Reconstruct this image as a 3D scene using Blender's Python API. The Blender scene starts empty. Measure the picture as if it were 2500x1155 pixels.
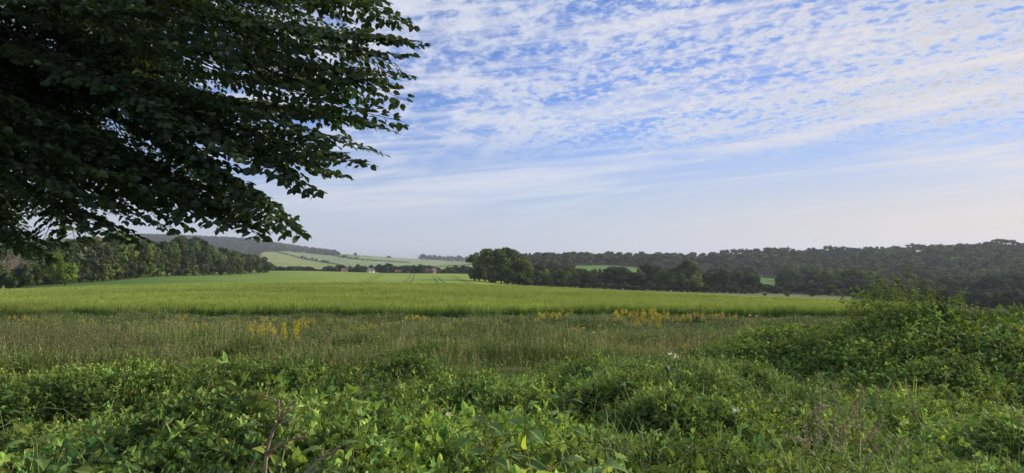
import bpy, math
import numpy as np
from mathutils import Vector

# ------------------------------------------------------------------ camera, world, sun, exposure
sc = bpy.context.scene
COL = sc.collection
EYE = 1.65          # eye height over the ground at the camera (m)
FPX = 1667.0        # focal length in photograph pixels (24 mm equivalent)
HOR = 625.0         # horizon row in the photograph
cam = bpy.data.objects.new('camera', bpy.data.cameras.new('camera'))
COL.objects.link(cam)
cam.data.sensor_width = 36.0
cam.data.lens = 24.0
cam.data.clip_start = 0.05
cam.data.clip_end = 200000.0
cam.location = (0, 0, EYE)
cam.rotation_euler = (math.radians(90 + 1.63), 0, 0)
sc.camera = cam

SUN_AZ = math.radians(66)    # to the right of the view direction
SUN_EL = math.radians(22)
SUN_DIR = (math.sin(SUN_AZ) * math.cos(SUN_EL), math.cos(SUN_AZ) * math.cos(SUN_EL), math.sin(SUN_EL))
sun = bpy.data.objects.new('sun', bpy.data.lights.new('sun', 'SUN'))
COL.objects.link(sun)
sun.data.energy = 5.0
sun.data.angle = math.radians(3.0)
sun.data.color = (1.0, 0.90, 0.72)
sun.rotation_euler = Vector(SUN_DIR).to_track_quat('Z', 'Y').to_euler()

sc.view_settings.view_transform = 'Standard'
sc.view_settings.look = 'None'
sc.view_settings.exposure = 0.15
sc.view_settings.gamma = 1.0
sc.render.engine = 'CYCLES'
sc.cycles.max_bounces = 6
sc.cycles.diffuse_bounces = 3
sc.cycles.transmission_bounces = 3
sc.cycles.glossy_bounces = 1
sc.cycles.transparent_max_bounces = 4
sc.cycles.volume_bounces = 0
sc.cycles.use_denoising = True
sc.cycles.denoiser = 'OPENIMAGEDENOISE'
sc.cycles.denoising_prefilter = 'ACCURATE'
sc.cycles.caustics_reflective = False
sc.cycles.caustics_refractive = False


class NT:
    """small helper to write shader graphs"""
    def __init__(s, tree):
        s.t = tree; s.n = tree.nodes; s.l = tree.links
        s.n.clear()
    def node(s, kind, **kw):
        nd = s.n.new(kind)
        ins = kw.pop('ins', {})
        for k, v in kw.items(): setattr(nd, k, v)
        for k, v in ins.items():
            if isinstance(v, bpy.types.NodeSocket): s.l.new(v, nd.inputs[k])
            else: nd.inputs[k].default_value = v
        return nd
    def math(s, op, a, b=None, c=None, clamp=False):
        ins = {0: a}
        if b is not None: ins[1] = b
        if c is not None: ins[2] = c
        nd = s.node('ShaderNodeMath', operation=op, ins=ins); nd.use_clamp = clamp
        return nd.outputs[0]
    def step(s, x, lo, hi):
        return s.node('ShaderNodeMapRange', interpolation_type='SMOOTHSTEP', ins={0: x, 1: lo, 2: hi, 3: 0.0, 4: 1.0}).outputs[0]
    def mix(s, f, a, b, blend='MIX'):
        nd = s.n.new('ShaderNodeMix'); nd.data_type = 'RGBA'; nd.blend_type = blend
        for i, v in ((0, f), (6, a), (7, b)):
            if isinstance(v, bpy.types.NodeSocket): s.l.new(v, nd.inputs[i])
            elif i == 0: nd.inputs[0].default_value = v
            else: nd.inputs[i].default_value = (*v, 1) if len(v) == 3 else v
        return nd.outputs[2]


def build_world():
    w = bpy.data.worlds.new('World'); sc.world = w; w.use_nodes = True
    g = NT(w.node_tree)
    sky = g.node('ShaderNodeTexSky', sky_type='NISHITA', sun_disc=False, sun_elevation=SUN_EL,
                 sun_rotation=SUN_AZ, altitude=80.0, air_density=1.0, dust_density=0.6, ozone_density=2.0).outputs[0]
    tc = g.node('ShaderNodeTexCoord').outputs['Generated']
    sp = g.node('ShaderNodeSeparateXYZ', ins={0: tc})
    X, Y, Z = sp.outputs
    zz = g.math('ADD', g.math('MAXIMUM', Z, 0.0), 0.19)
    px = g.math('DIVIDE', X, zz); py = g.math('DIVIDE', Y, zz)
    # plan axes: u along the cloud streets, v across them
    c, s_ = math.cos(math.radians(34)), math.sin(math.radians(34))
    u = g.math('ADD', g.math('MULTIPLY', px, -s_), g.math('MULTIPLY', py, c))
    v = g.math('ADD', g.math('MULTIPLY', px, c), g.math('MULTIPLY', py, s_))
    def noise(us, vs, scale, detail, rough, off=0.0, dist=0.0):
        vec = g.node('ShaderNodeCombineXYZ', ins={0: g.math('MULTIPLY', u, us), 1: g.math('MULTIPLY', v, vs), 2: off}).outputs[0]
        return g.node('ShaderNodeTexNoise', noise_dimensions='3D', ins={'Vector': vec, 'Scale': scale, 'Detail': detail, 'Roughness': rough, 'Distortion': dist}).outputs[0]
    big = noise(0.45, 1.0, 1.5, 3.0, 0.5, 3.1)
    mid = noise(0.5, 1.0, 5.4, 4.0, 0.55, 7.7, 0.2)
    cells = noise(0.85, 1.0, 27.0, 7.0, 0.64, 1.3, 0.10)
    soft = noise(0.9, 1.0, 9.0, 7.0, 0.66, 9.3, 0.3)
    # right half of the sky: small rippled cells; left: larger soft tufts
    side = g.step(X, -0.12, 0.22)
    cellmix = g.math('ADD', g.math('MULTIPLY', cells, g.math('MULTIPLY_ADD', side, 0.55, 0.30)),
                     g.math('MULTIPLY', soft, g.math('MULTIPLY_ADD', side, -0.55, 0.70)))
    dens = g.math('ADD', g.math('ADD', g.math('MULTIPLY', cellmix, 1.30), g.math('MULTIPLY', mid, 0.35)),
                  g.math('MULTIPLY', big, 0.40))
    dens = g.math('MULTIPLY_ADD', g.step(X, 0.05, 0.62), 0.085, dens)
    cover = g.step(dens, 0.925, 1.20)
    # the sheet of small clouds ends at a ragged lower edge
    edge = g.math('ADD', Z, g.math('MULTIPLY', g.math('SUBTRACT', mid, 0.5), 0.10))
    edge = g.math('ADD', edge, g.math('MULTIPLY', X, 0.03))
    sheet = g.step(edge, 0.115, 0.20)
    cover = g.math('MULTIPLY', cover, sheet)
    # thin streaks lower down
    vec = g.node('ShaderNodeCombineXYZ', ins={0: g.math('MULTIPLY', X, 2.0), 1: g.math('MULTIPLY_ADD', X, -2.2, g.math('MULTIPLY', Z, 26.0)), 2: 4.4}).outputs[0]
    wis = g.node('ShaderNodeTexNoise', noise_dimensions='3D', ins={'Vector': vec, 'Scale': 1.3, 'Detail': 6.0, 'Roughness': 0.62, 'Distortion': 0.5}).outputs[0]
    wisp = g.math('MULTIPLY', g.step(wis, 0.42, 0.70), g.math('MULTIPLY', g.step(Z, 0.02, 0.10), 0.80))
    # clear air: sky texture, whitening to the horizon and warming towards the sun
    toward = g.math('ADD', g.math('MULTIPLY', X, SUN_DIR[0]), g.math('MULTIPLY', Y, SUN_DIR[1]))
    warm = g.step(toward, 0.38, 0.98)
    blue = g.mix(1.0, sky, g.mix(warm, (0.66, 0.86, 1.42), (0.42, 0.58, 0.95)), 'MULTIPLY')
    hz = g.mix(warm, (5.3, 5.8, 6.8), (7.9, 6.4, 5.0))
    hfac = g.math('SUBTRACT', 1.0, g.step(Z, -0.02, 0.21))
    hfac = g.math('MULTIPLY', hfac, 1.0, clamp=True)
    base = g.mix(hfac, blue, hz)
    # cloud colours: pale bright side, greyer thick parts
    thick = g.step(dens, 1.06, 1.30)
    ccol = g.mix(warm, (6.6, 7.0, 8.1), (7.1, 7.0, 7.1))
    cgrey = g.mix(warm, (5.0, 5.5, 6.7), (4.3, 4.45, 5.0))
    ccol = g.mix(g.math('MULTIPLY', thick, 0.75), ccol, cgrey)
    col = g.mix(g.math('MULTIPLY', cover, 0.92), base, ccol)
    wcol = g.mix(warm, (6.8, 7.0, 7.8), (8.1, 7.2, 6.5))
    col = g.mix(wisp, col, wcol)
    bg = g.node('ShaderNodeBackground', ins={'Color': col, 'Strength': 0.10})
    out = g.node('ShaderNodeOutputWorld')
    g.l.new(bg.outputs[0], out.inputs['Surface'])
    w.cycles.sampling_method = 'MANUAL'; w.cycles.sample_map_resolution = 1024
build_world()

rng = np.random.default_rng(7)

# ------------------------------------------------------------------ small numeric helpers
def px_t(px): return (np.asarray(px, float) - 1250.0) / FPX
def smooth1(a, k, axis):
    ker = np.ones(k) / k
    pad = [(0, 0)] * a.ndim; pad[axis] = (k // 2, k // 2)
    ap = np.pad(a, pad, mode='edge')
    return np.apply_along_axis(lambda r: np.convolve(r, ker, 'valid'), axis, ap)
def vnoise(x, y, seed=0):
    x = np.asarray(x, float); y = np.asarray(y, float)
    xi = np.floor(x).astype(np.int64); yi = np.floor(y).astype(np.int64)
    fx = x - xi; fy = y - yi
    fx = fx * fx * (3 - 2 * fx); fy = fy * fy * (3 - 2 * fy)
    def h(a, b):
        n = (a * 374761393 + b * 668265263 + seed * 1442695041) & 0xFFFFFFFF
        n = ((n ^ (n >> 13)) * 1274126177) & 0xFFFFFFFF
        return ((n ^ (n >> 16)) & 0xFFFF) / 65535.0
    return (h(xi, yi) * (1 - fx) + h(xi + 1, yi) * fx) * (1 - fy) + (h(xi, yi + 1) * (1 - fx) + h(xi + 1, yi + 1) * fx) * fy
def fbm(x, y, seed=0, oct=3):
    s = 0; a = 0.5; n = 0
    for i in range(oct):
        s = s + a * vnoise(x * 2 ** i, y * 2 ** i, seed + i * 17); n += a; a *= 0.5
    return s / n
def sstep(x, a, b):
    t = np.clip((x - a) / (b - a), 0, 1); return t * t * (3 - 2 * t)
def inside(poly, x, y):
    x = np.asarray(x, float); y = np.asarray(y, float); r = np.zeros(x.shape, bool)
    n = len(poly)
    for i in range(n):
        x1, y1 = poly[i]; x2, y2 = poly[(i + 1) % n]
        if y1 == y2: continue
        c = ((y1 > y) != (y2 > y)) & (x < (x2 - x1) * (y - y1) / (y2 - y1) + x1)
        r ^= c
    return r

# ------------------------------------------------------------------ terrain height
def Z_of(py, d): return EYE - (py - HOR) / FPX * d
NEAR = [(0, 0.0), (3, -.05), (8, -.25), (15, -.6), (28, -1.2)]
CROP_H = 0.8
COLS = {   # photograph column: (crest row, [(distance, ground row) beyond the crest])
    -900: (740, [(130, 730), (200, 705), (400, 690), (1000, 640), (2500, 590), (4500, 610), (12000, 632)]),
    0:    (707, [(130, 711), (165, 693), (250, 690), (400, 680), (1000, 640), (2500, 588), (4500, 610), (12000, 632)]),
    350:  (694, [(130, 701), (180, 687), (235, 674), (400, 667), (1000, 652), (1500, 625), (2500, 576), (3500, 590), (12000, 632)]),
    600:  (690, [(130, 700), (180, 689), (250, 677), (400, 665.5), (480, 660), (700, 668), (1000, 657), (1500, 636), (2000, 612), (2500, 585), (3500, 600), (12000, 632)]),
    760:  (689, [(130, 700), (180, 689), (250, 677), (400, 665), (480, 660), (700, 669), (1000, 655), (1500, 640), (2000, 624), (2500, 611), (3500, 622), (12000, 632)]),
    900:  (689, [(130, 700), (180, 689), (250, 679), (400, 667), (450, 665), (700, 671), (1000, 651), (1500, 642), (2200, 624), (3000, 630), (5000, 634), (12000, 631.5)]),
    1000: (690, [(130, 701), (180, 689), (300, 677), (400, 668), (450, 667), (700, 671), (1000, 655), (1500, 645), (2400, 631), (3200, 636), (5000, 634), (9000, 631), (12000, 634)]),
    1150: (693, [(130, 702), (180, 690), (300, 678), (400, 669), (450, 667), (600, 672), (900, 664), (1500, 650), (3000, 638), (5000, 634.5), (7000, 633), (10000, 635)]),
    1300: (698, [(130, 713), (180, 707), (260, 699), (350, 692), (450, 683), (600, 664), (800, 643), (900, 636), (1200, 645), (5000, 640)]),
    1500: (708, [(130, 722), (200, 714), (280, 707), (400, 700), (550, 678), (650, 661), (900, 637), (1300, 650), (5000, 640)]),
    1700: (717, [(130, 730), (200, 722), (290, 714), (400, 706), (550, 690), (700, 664), (900, 636), (1300, 650), (5000, 640)]),
    2040: (735, [(130, 748), (200, 735), (300, 723), (400, 716), (550, 695), (700, 655), (850, 625), (1300, 645), (5000, 640)]),
    2500: (765, [(130, 778), (200, 765), (300, 752), (400, 735), (500, 703), (650, 652), (800, 610), (1200, 635), (5000, 640)]),
    3400: (790, [(130, 800), (200, 780), (300, 760), (400, 740), (500, 705), (650, 655), (800, 612), (1200, 635), (5000, 640)]),
}
SEA_Z = -44.0
lg = lambda d: np.log(np.asarray(d, float) + 6.0)
DT = np.exp(np.linspace(lg(0), lg(16000), 420)) - 6.0
TT = np.linspace(px_t(-900), px_t(3400), 431)
def build_table():
    keys = sorted(COLS); prof = []
    for k in keys:
        cr, far = COLS[k]
        z100 = Z_of(cr, 100) - CROP_H
        z60 = -1.2 + 0.38 * (z100 + 1.2)
        pts = NEAR + [(60, z60), (100, z100)] + [(d, Z_of(p, d)) for d, p in far]
        if far[-1][0] < 9000: pts += [(9000, -40.0)]
        pts += [(14000, SEA_Z - 6), (16000, SEA_Z - 10)]
        dd, zz = zip(*pts)
        prof.append(np.interp(lg(DT), lg(dd), zz))
    prof = np.array(prof)                      # columns x depth
    kt = px_t(keys)
    tab = np.array([np.interp(TT, kt, prof[:, j]) for j in range(len(DT))]).T
    tab = smooth1(tab, 5, 1); tab = smooth1(tab, 5, 1)
    tab = smooth1(tab, 9, 0); tab = smooth1(tab, 9, 0)
    return tab
TAB = build_table()
def ground(x, y):
    x = np.asarray(x, float); y = np.asarray(y, float)
    r = np.hypot(x, y); th = np.arctan2(x, y)
    th = np.clip(th, math.atan(TT[0]), math.atan(TT[-1]))
    d = np.clip(r * np.cos(th), 0, 15900); t = np.tan(th)
    fi = np.clip((t - TT[0]) / (TT[1] - TT[0]), 0, len(TT) - 1.001); i = fi.astype(int); fi = fi - i
    L = lg(DT); l = lg(d)
    fj = np.clip((l - L[0]) / (L[1] - L[0]), 0, len(DT) - 1.001); j = fj.astype(int); fj = fj - j
    z = (TAB[i, j] * (1 - fi) + TAB[i + 1, j] * fi) * (1 - fj) + (TAB[i, j + 1] * (1 - fi) + TAB[i + 1, j + 1] * fi) * fj
    return z
def at(px, d):
    x = float(px_t(px)) * d
    return x, d, float(ground(x, d))
def hit(px, py, d0, d1):
    """distance at which the ground, seen from the camera, lies on that line of sight"""
    ds = np.exp(np.linspace(math.log(d0), math.log(d1), 400))
    z = ground(px_t(px) * ds, ds); s = HOR + (EYE - z) / ds * FPX
    k = np.argmax(s <= py)
    return float(ds[k]) if s[k] <= py else float(d1)

# ------------------------------------------------------------------ mesh builders
def np_mesh(name, V, F, mats=None, col=None, mi=None, smooth=False):
    V = np.ascontiguousarray(V, np.float32); F = np.ascontiguousarray(F, np.int32)
    me = bpy.data.meshes.new(name); k = F.shape[1]
    me.vertices.add(len(V)); me.vertices.foreach_set('co', V.ravel())
    me.loops.add(F.size); me.loops.foreach_set('vertex_index', F.ravel())
    me.polygons.add(len(F))
    me.polygons.foreach_set('loop_start', np.arange(0, F.size, k, dtype=np.int32))
    me.polygons.foreach_set('loop_total', np.full(len(F), k, np.int32))
    if mi is not None: me.polygons.foreach_set('material_index', np.ascontiguousarray(mi, np.int32))
    me.polygons.foreach_set('use_smooth', np.full(len(F), smooth))
    if col is not None:
        a = me.attributes.new('col', 'FLOAT_COLOR', 'POINT')
        c = np.ones((len(V), 4), np.float32); c[:, :3] = col
        a.data.foreach_set('color', c.ravel())
    me.update(calc_edges=True)
    for m in (mats or []): me.materials.append(m)
    return me
def link(name, me, parent=None, loc=(0, 0, 0)):
    o = bpy.data.objects.new(name, me); COL.objects.link(o); o.location = loc
    if parent is not None: o.parent = parent
    return o
def tag(o, label=None, cat=None, group=None, kind=None):
    if label: o['label'] = label
    if cat: o['category'] = cat
    if group: o['group'] = group
    if kind: o['kind'] = kind
    return o

class Bag:
    """collects triangles with a base colour per vertex"""
    def __init__(s): s.V = []; s.F = []; s.C = []; s.n = 0
    def add(s, V, F, C):
        V = np.asarray(V, np.float32).reshape(-1, 3); F = np.asarray(F, np.int32).reshape(-1, 3)
        C = np.broadcast_to(np.asarray(C, np.float32), V.shape)
        s.V.append(V); s.F.append(F + s.n); s.C.append(C); s.n += len(V); return s
    def arr(s): return np.concatenate(s.V), np.concatenate(s.F), np.concatenate(s.C)
    def mesh(s, name, mat, smooth=False):
        V, F, C = s.arr(); return np_mesh(name, V, F, [mat], C, smooth=smooth)

def tube(bag, pts, rad, col, sides=5):
    pts = np.asarray(pts, float); n = len(pts)
    rad = np.broadcast_to(np.asarray(rad, float), (n,))
    T = np.gradient(pts, axis=0); T /= np.linalg.norm(T, axis=1)[:, None] + 1e-9
    ref = np.array([0, 0, 1.0]) if abs(T[0, 2]) < .8 else np.array([1.0, 0, 0])
    A = np.cross(T, ref); A /= np.linalg.norm(A, axis=1)[:, None] + 1e-9
    B = np.cross(T, A)
    an = np.arange(sides) * 2 * math.pi / sides
    V = pts[:, None] + rad[:, None, None] * (np.cos(an)[None, :, None] * A[:, None] + np.sin(an)[None, :, None] * B[:, None])
    i = np.arange(n - 1)[:, None] * sides; j = np.arange(sides)[None]; j2 = (j + 1) % sides
    a = i + j; b = i + j2; c = a + sides; d = b + sides
    F = np.concatenate([np.stack([a, b, d], -1).reshape(-1, 3), np.stack([a, d, c], -1).reshape(-1, 3)])
    F = np.concatenate([F, [[(n - 1) * sides, (n - 1) * sides + k, (n - 1) * sides + k + 1] for k in range(1, sides - 1)]])
    bag.add(V.reshape(-1, 3), F, col)

def leaf(L=1.0, W=.6, fold=.18, droop=.2, prof=((0, 0), (.28, .95), (.62, .85), (1, 0))):
    """a leaf lying along +x, folded at its midrib; returns V, F"""
    V = []; rows = []
    for s, w in prof:
        zc = -droop * s * s * L
        if w == 0:
            V.append((s * L, 0, zc)); rows.append((len(V) - 1,))
        else:
            h = w * W * .5
            V += [(s * L, 0, zc), (s * L - (.10 * L if s < .2 else 0), h, zc + fold * h), (s * L - (.10 * L if s < .2 else 0), -h, zc + fold * h)]
            rows.append((len(V) - 3, len(V) - 2, len(V) - 1))
    F = []
    for a, b in zip(rows, rows[1:]):
        if len(a) == 1 and len(b) == 3: F += [(a[0], b[0], b[1]), (a[0], b[2], b[0])]
        elif len(a) == 3 and len(b) == 1: F += [(a[0], b[0], a[1]), (a[0], a[2], b[0])]
        else: F += [(a[0], b[0], b[1]), (a[0], b[1], a[1]), (a[0], a[2], b[2]), (a[0], b[2], b[0])]
    return np.array(V, float), np.array(F, int)

def frames(dirs, ups):
    """rotation matrices with columns x=dirs, z near ups"""
    X = dirs / (np.linalg.norm(dirs, axis=1)[:, None] + 1e-9)
    Y = np.cross(ups, X); Y /= np.linalg.norm(Y, axis=1)[:, None] + 1e-9
    Zc = np.cross(X, Y)
    return np.stack([X, Y, Zc], -1)
def place(bag, V, F, C, R, P, S, tint=None):
    """copies of one template: R (n,3,3), P (n,3), S (n,) or (n,3), tint (n,3)"""
    n = len(P)
    if n == 0: return
    S = np.asarray(S, float)
    VV = V[None] * (S[:, None, None] if S.ndim == 1 else S[:, None, :])
    W = np.einsum('nij,nkj->nki', R, VV) + P[:, None]
    FF = F[None] + (np.arange(n) * len(V))[:, None, None]
    CC = np.broadcast_to(np.asarray(C, float), V.shape)[None]
    CC = CC * tint[:, None] if tint is not None else np.broadcast_to(CC, (n,) + V.shape)
    bag.add(W.reshape(-1, 3), FF.reshape(-1, 3), CC.reshape(-1, 3))
def rotz(a):
    c, s = np.cos(a), np.sin(a); o = np.zeros_like(a); e = np.ones_like(a)
    return np.stack([np.stack([c, -s, o], -1), np.stack([s, c, o], -1), np.stack([o, o, e], -1)], 1)
def unit(v): return v / (np.linalg.norm(v, axis=-1, keepdims=True) + 1e-9)
def lean(R, nrm):
    """tilt frames so that their local z goes to nrm"""
    n = unit(nrm); z = np.array([0, 0, 1.0])
    v = np.cross(np.broadcast_to(z, n.shape), n); c = n[:, 2]
    K = np.zeros((len(n), 3, 3)); K[:, 0, 1] = -v[:, 2]; K[:, 0, 2] = v[:, 1]; K[:, 1, 0] = v[:, 2]
    K[:, 1, 2] = -v[:, 0]; K[:, 2, 0] = -v[:, 1]; K[:, 2, 1] = v[:, 0]
    Q = np.eye(3)[None] + K + (K @ K) / (1 + np.clip(c, -.95, 1))[:, None, None]
    return Q @ R
def tints(n, amp=.25, hue=.12, r=None):
    r = r or rng
    b = np.exp(r.normal(0, amp, n)); h = r.normal(0, hue, n)
    return np.stack([b * (1 + h), b, b * (1 - .5 * h)], -1)

class Field:
    """uncountable plants: many copies of small template plants, placed by geometry nodes in ONE object"""
    def __init__(s): s.T = []; s.P = []; s.Rm = []; s.S = []; s.C = []; s.I = []
    def tmpl(s, arr):
        for k, a in enumerate(s.T):
            if a is arr: return k
        s.T.append(arr); return len(s.T) - 1
    def place(s, arr, R, P, S, tint=None):
        n = len(P)
        if n == 0: return
        S = np.asarray(S, float)
        if S.ndim == 1: S = np.repeat(S[:, None], 3, 1)
        s.P.append(P); s.Rm.append(R); s.S.append(S); s.C.append(tint if tint is not None else np.ones((n, 3))); s.I.append(np.full(n, s.tmpl(arr)))
    def build(s, name, mat):
        P = np.concatenate(s.P).astype(np.float32); Rm = np.concatenate(s.Rm); S = np.concatenate(s.S).astype(np.float32)
        C = np.ones((len(P), 4), np.float32); C[:, :3] = np.concatenate(s.C); I = np.concatenate(s.I).astype(np.int32)
        E = np.stack([np.arctan2(Rm[:, 2, 1], Rm[:, 2, 2]), np.arcsin(np.clip(-Rm[:, 2, 0], -1, 1)), np.arctan2(Rm[:, 1, 0], Rm[:, 0, 0])], -1).astype(np.float32)
        me = bpy.data.meshes.new(name); me.vertices.add(len(P)); me.vertices.foreach_set('co', P.ravel())
        for nm, ty, v, f in (('rot', 'FLOAT_VECTOR', E, 'vector'), ('scl', 'FLOAT_VECTOR', S, 'vector'), ('tint', 'FLOAT_COLOR', C, 'color'), ('idx', 'INT', I, 'value')):
            at_ = me.attributes.new(nm, ty, 'POINT'); at_.data.foreach_set(f, np.ascontiguousarray(v).ravel())
        o = bpy.data.objects.new(name, me); COL.objects.link(o)
        ng = bpy.data.node_groups.new(name, 'GeometryNodeTree')
        ng.interface.new_socket('Geometry', in_out='INPUT', socket_type='NodeSocketGeometry'); ng.interface.new_socket('Geometry', in_out='OUTPUT', socket_type='NodeSocketGeometry')
        N = ng.nodes; L = ng.links; gi = N.new('NodeGroupInput'); go = N.new('NodeGroupOutput'); j = N.new('GeometryNodeJoinGeometry')
        for k in reversed(range(len(s.T))):      # a join lists its inputs last-linked first
            V, F, Cc = s.T[k]; tm = np_mesh(name + '_plant', V, F, [mat], Cc); to = bpy.data.objects.new(name + '_plant', tm)
            oi = N.new('GeometryNodeObjectInfo'); oi.inputs['Object'].default_value = to; oi.inputs['As Instance'].default_value = True
            L.new(oi.outputs['Geometry'], j.inputs[0])
        ip = N.new('GeometryNodeInstanceOnPoints'); ip.inputs['Pick Instance'].default_value = True
        def attr(nm, ty):
            a = N.new('GeometryNodeInputNamedAttribute'); a.data_type = ty; a.inputs['Name'].default_value = nm; return a.outputs['Attribute']
        L.new(gi.outputs[0], ip.inputs['Points']); L.new(j.outputs[0], ip.inputs['Instance']); L.new(attr('idx', 'INT'), ip.inputs['Instance Index'])
        er = N.new('FunctionNodeEulerToRotation'); L.new(attr('rot', 'FLOAT_VECTOR'), er.inputs[0]); L.new(er.outputs[0], ip.inputs['Rotation']); L.new(attr('scl', 'FLOAT_VECTOR'), ip.inputs['Scale'])
        L.new(ip.outputs[0], go.inputs[0])
        md = o.modifiers.new('plants', 'NODES'); md.node_group = ng
        print(name, 'copies', len(P)); return o

# ------------------------------------------------------------------ materials
def mat_leaf(name, trans=.30, rough=.65, spec=.22, warm=(1.12, 1.06, .60), inst=False):
    m = bpy.data.materials.new(name); m.use_nodes = True; g = NT(m.node_tree)
    a = g.node('ShaderNodeAttribute', attribute_name='col').outputs['Color']
    if inst: c = g.mix(1.0, a, g.node('ShaderNodeAttribute', attribute_name='tint', attribute_type='INSTANCER').outputs['Color'], 'MULTIPLY')
    else:
        ri = g.node('ShaderNodeObjectInfo').outputs['Random']
        k = g.math('MULTIPLY_ADD', ri, .36, .82)
        c = g.mix(1.0, a, g.node('ShaderNodeCombineColor', ins={0: k, 1: k, 2: k}).outputs[0], 'MULTIPLY')
    p = g.node('ShaderNodeBsdfPrincipled', ins={'Base Color': c, 'Roughness': rough, 'Specular IOR Level': spec})
    t = g.node('ShaderNodeBsdfTranslucent', ins={'Color': g.mix(1.0, c, warm, 'MULTIPLY')})
    mx = g.node('ShaderNodeMixShader', ins={0: trans, 1: p.outputs[0], 2: t.outputs[0]})
    o = g.node('ShaderNodeOutputMaterial'); g.l.new(mx.outputs[0], o.inputs[0]); return m
def mat_simple(name, c1, c2, scale=5.0, rough=.9, bump=0.0, attr=False, coord='Object'):
    m = bpy.data.materials.new(name); m.use_nodes = True; g = NT(m.node_tree)
    tc = g.node('ShaderNodeTexCoord').outputs[coord]
    n = g.node('ShaderNodeTexNoise', ins={'Vector': tc, 'Scale': scale, 'Detail': 6.0, 'Roughness': .65}).outputs[0]
    c = g.mix(g.step(n, .3, .7), c1, c2)
    if attr: c = g.mix(1.0, g.node('ShaderNodeAttribute', attribute_name='col').outputs['Color'], c, 'MULTIPLY')
    p = g.node('ShaderNodeBsdfPrincipled', ins={'Base Color': c, 'Roughness': rough, 'Specular IOR Level': .2})
    if bump:
        b = g.node('ShaderNodeBump', ins={'Strength': bump, 'Height': n}); g.l.new(b.outputs[0], p.inputs['Normal'])
    o = g.node('ShaderNodeOutputMaterial'); g.l.new(p.outputs[0], o.inputs[0]); return m
M_LEAF = mat_leaf('foliage')
M_BEECH = mat_leaf('beech_foliage', trans=.30, rough=.45, spec=.4)
M_LEAFI = mat_leaf('undergrowth_foliage', inst=True)
M_CROPI = mat_leaf('barley_blades', trans=.35, rough=.6, spec=.25, warm=(1.2, 1.1, .6), inst=True)
M_TREE = mat_leaf('tree_foliage', trans=.22, rough=.8, spec=.1, warm=(1.15, 1.1, .6))
M_BARK = mat_simple('bark', (.055, .042, .03), (.11, .09, .065), 9, .9, .4)
M_BARKD = mat_simple('beech_bark', (.022, .02, .016), (.05, .044, .034), 9, .9)
M_DEAD = mat_simple('dead_wood', (.17, .12, .07), (.38, .29, .19), 30, .85, .4)
M_PALE = mat_simple('pale_dead_wood', (.24, .21, .15), (.34, .30, .22), 6, .9)
M_THICKET_SHADE = mat_simple('thicket_shade', (.012, .018, .007), (.03, .035, .012), 14, .95, .6)  # near-black colour painted for the shaded inside of the thicket
M_WALLW = mat_simple('rendered_wall', (.62, .58, .50), (.72, .69, .62), .6)
M_BRICK = mat_simple('brick_wall', (.26, .16, .11), (.34, .21, .15), 1.2)
M_ROOFD = mat_simple('slate_roof', (.09, .09, .10), (.14, .14, .15), 1.5)
M_ROOFR = mat_simple('tiled_roof', (.17, .10, .07), (.23, .14, .10), 1.5)
M_GLASS = mat_simple('window_glass', (.03, .035, .04), (.05, .055, .06), 1.0, .15)
M_SEA = mat_simple('sea_water', (.16, .24, .34), (.20, .28, .38), .0006, .35)

def mat_ground():
    """land cover colour per vertex, broken up by fine and coarse variation of the vegetation"""
    m = bpy.data.materials.new('land'); m.use_nodes = True; g = NT(m.node_tree)
    a = g.node('ShaderNodeAttribute', attribute_name='col').outputs['Color']
    tc = g.node('ShaderNodeTexCoord').outputs['Object']
    n1 = g.node('ShaderNodeTexNoise', ins={'Vector': tc, 'Scale': .9, 'Detail': 5.0, 'Roughness': .75}).outputs[0]
    n2 = g.node('ShaderNodeTexNoise', ins={'Vector': tc, 'Scale': .035, 'Detail': 4.0, 'Roughness': .6}).outputs[0]
    k = g.math('ADD', g.math('MULTIPLY_ADD', n1, .5, .5), g.math('MULTIPLY', n2, .55))
    c = g.mix(1.0, a, g.node('ShaderNodeCombineColor', ins={0: k, 1: k, 2: g.math('MULTIPLY', k, .95)}).outputs[0], 'MULTIPLY')
    p = g.node('ShaderNodeBsdfPrincipled', ins={'Base Color': c, 'Roughness': .95, 'Specular IOR Level': .05})
    o = g.node('ShaderNodeOutputMaterial'); g.l.new(p.outputs[0], o.inputs[0]); return m
M_LAND = mat_ground()

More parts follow.
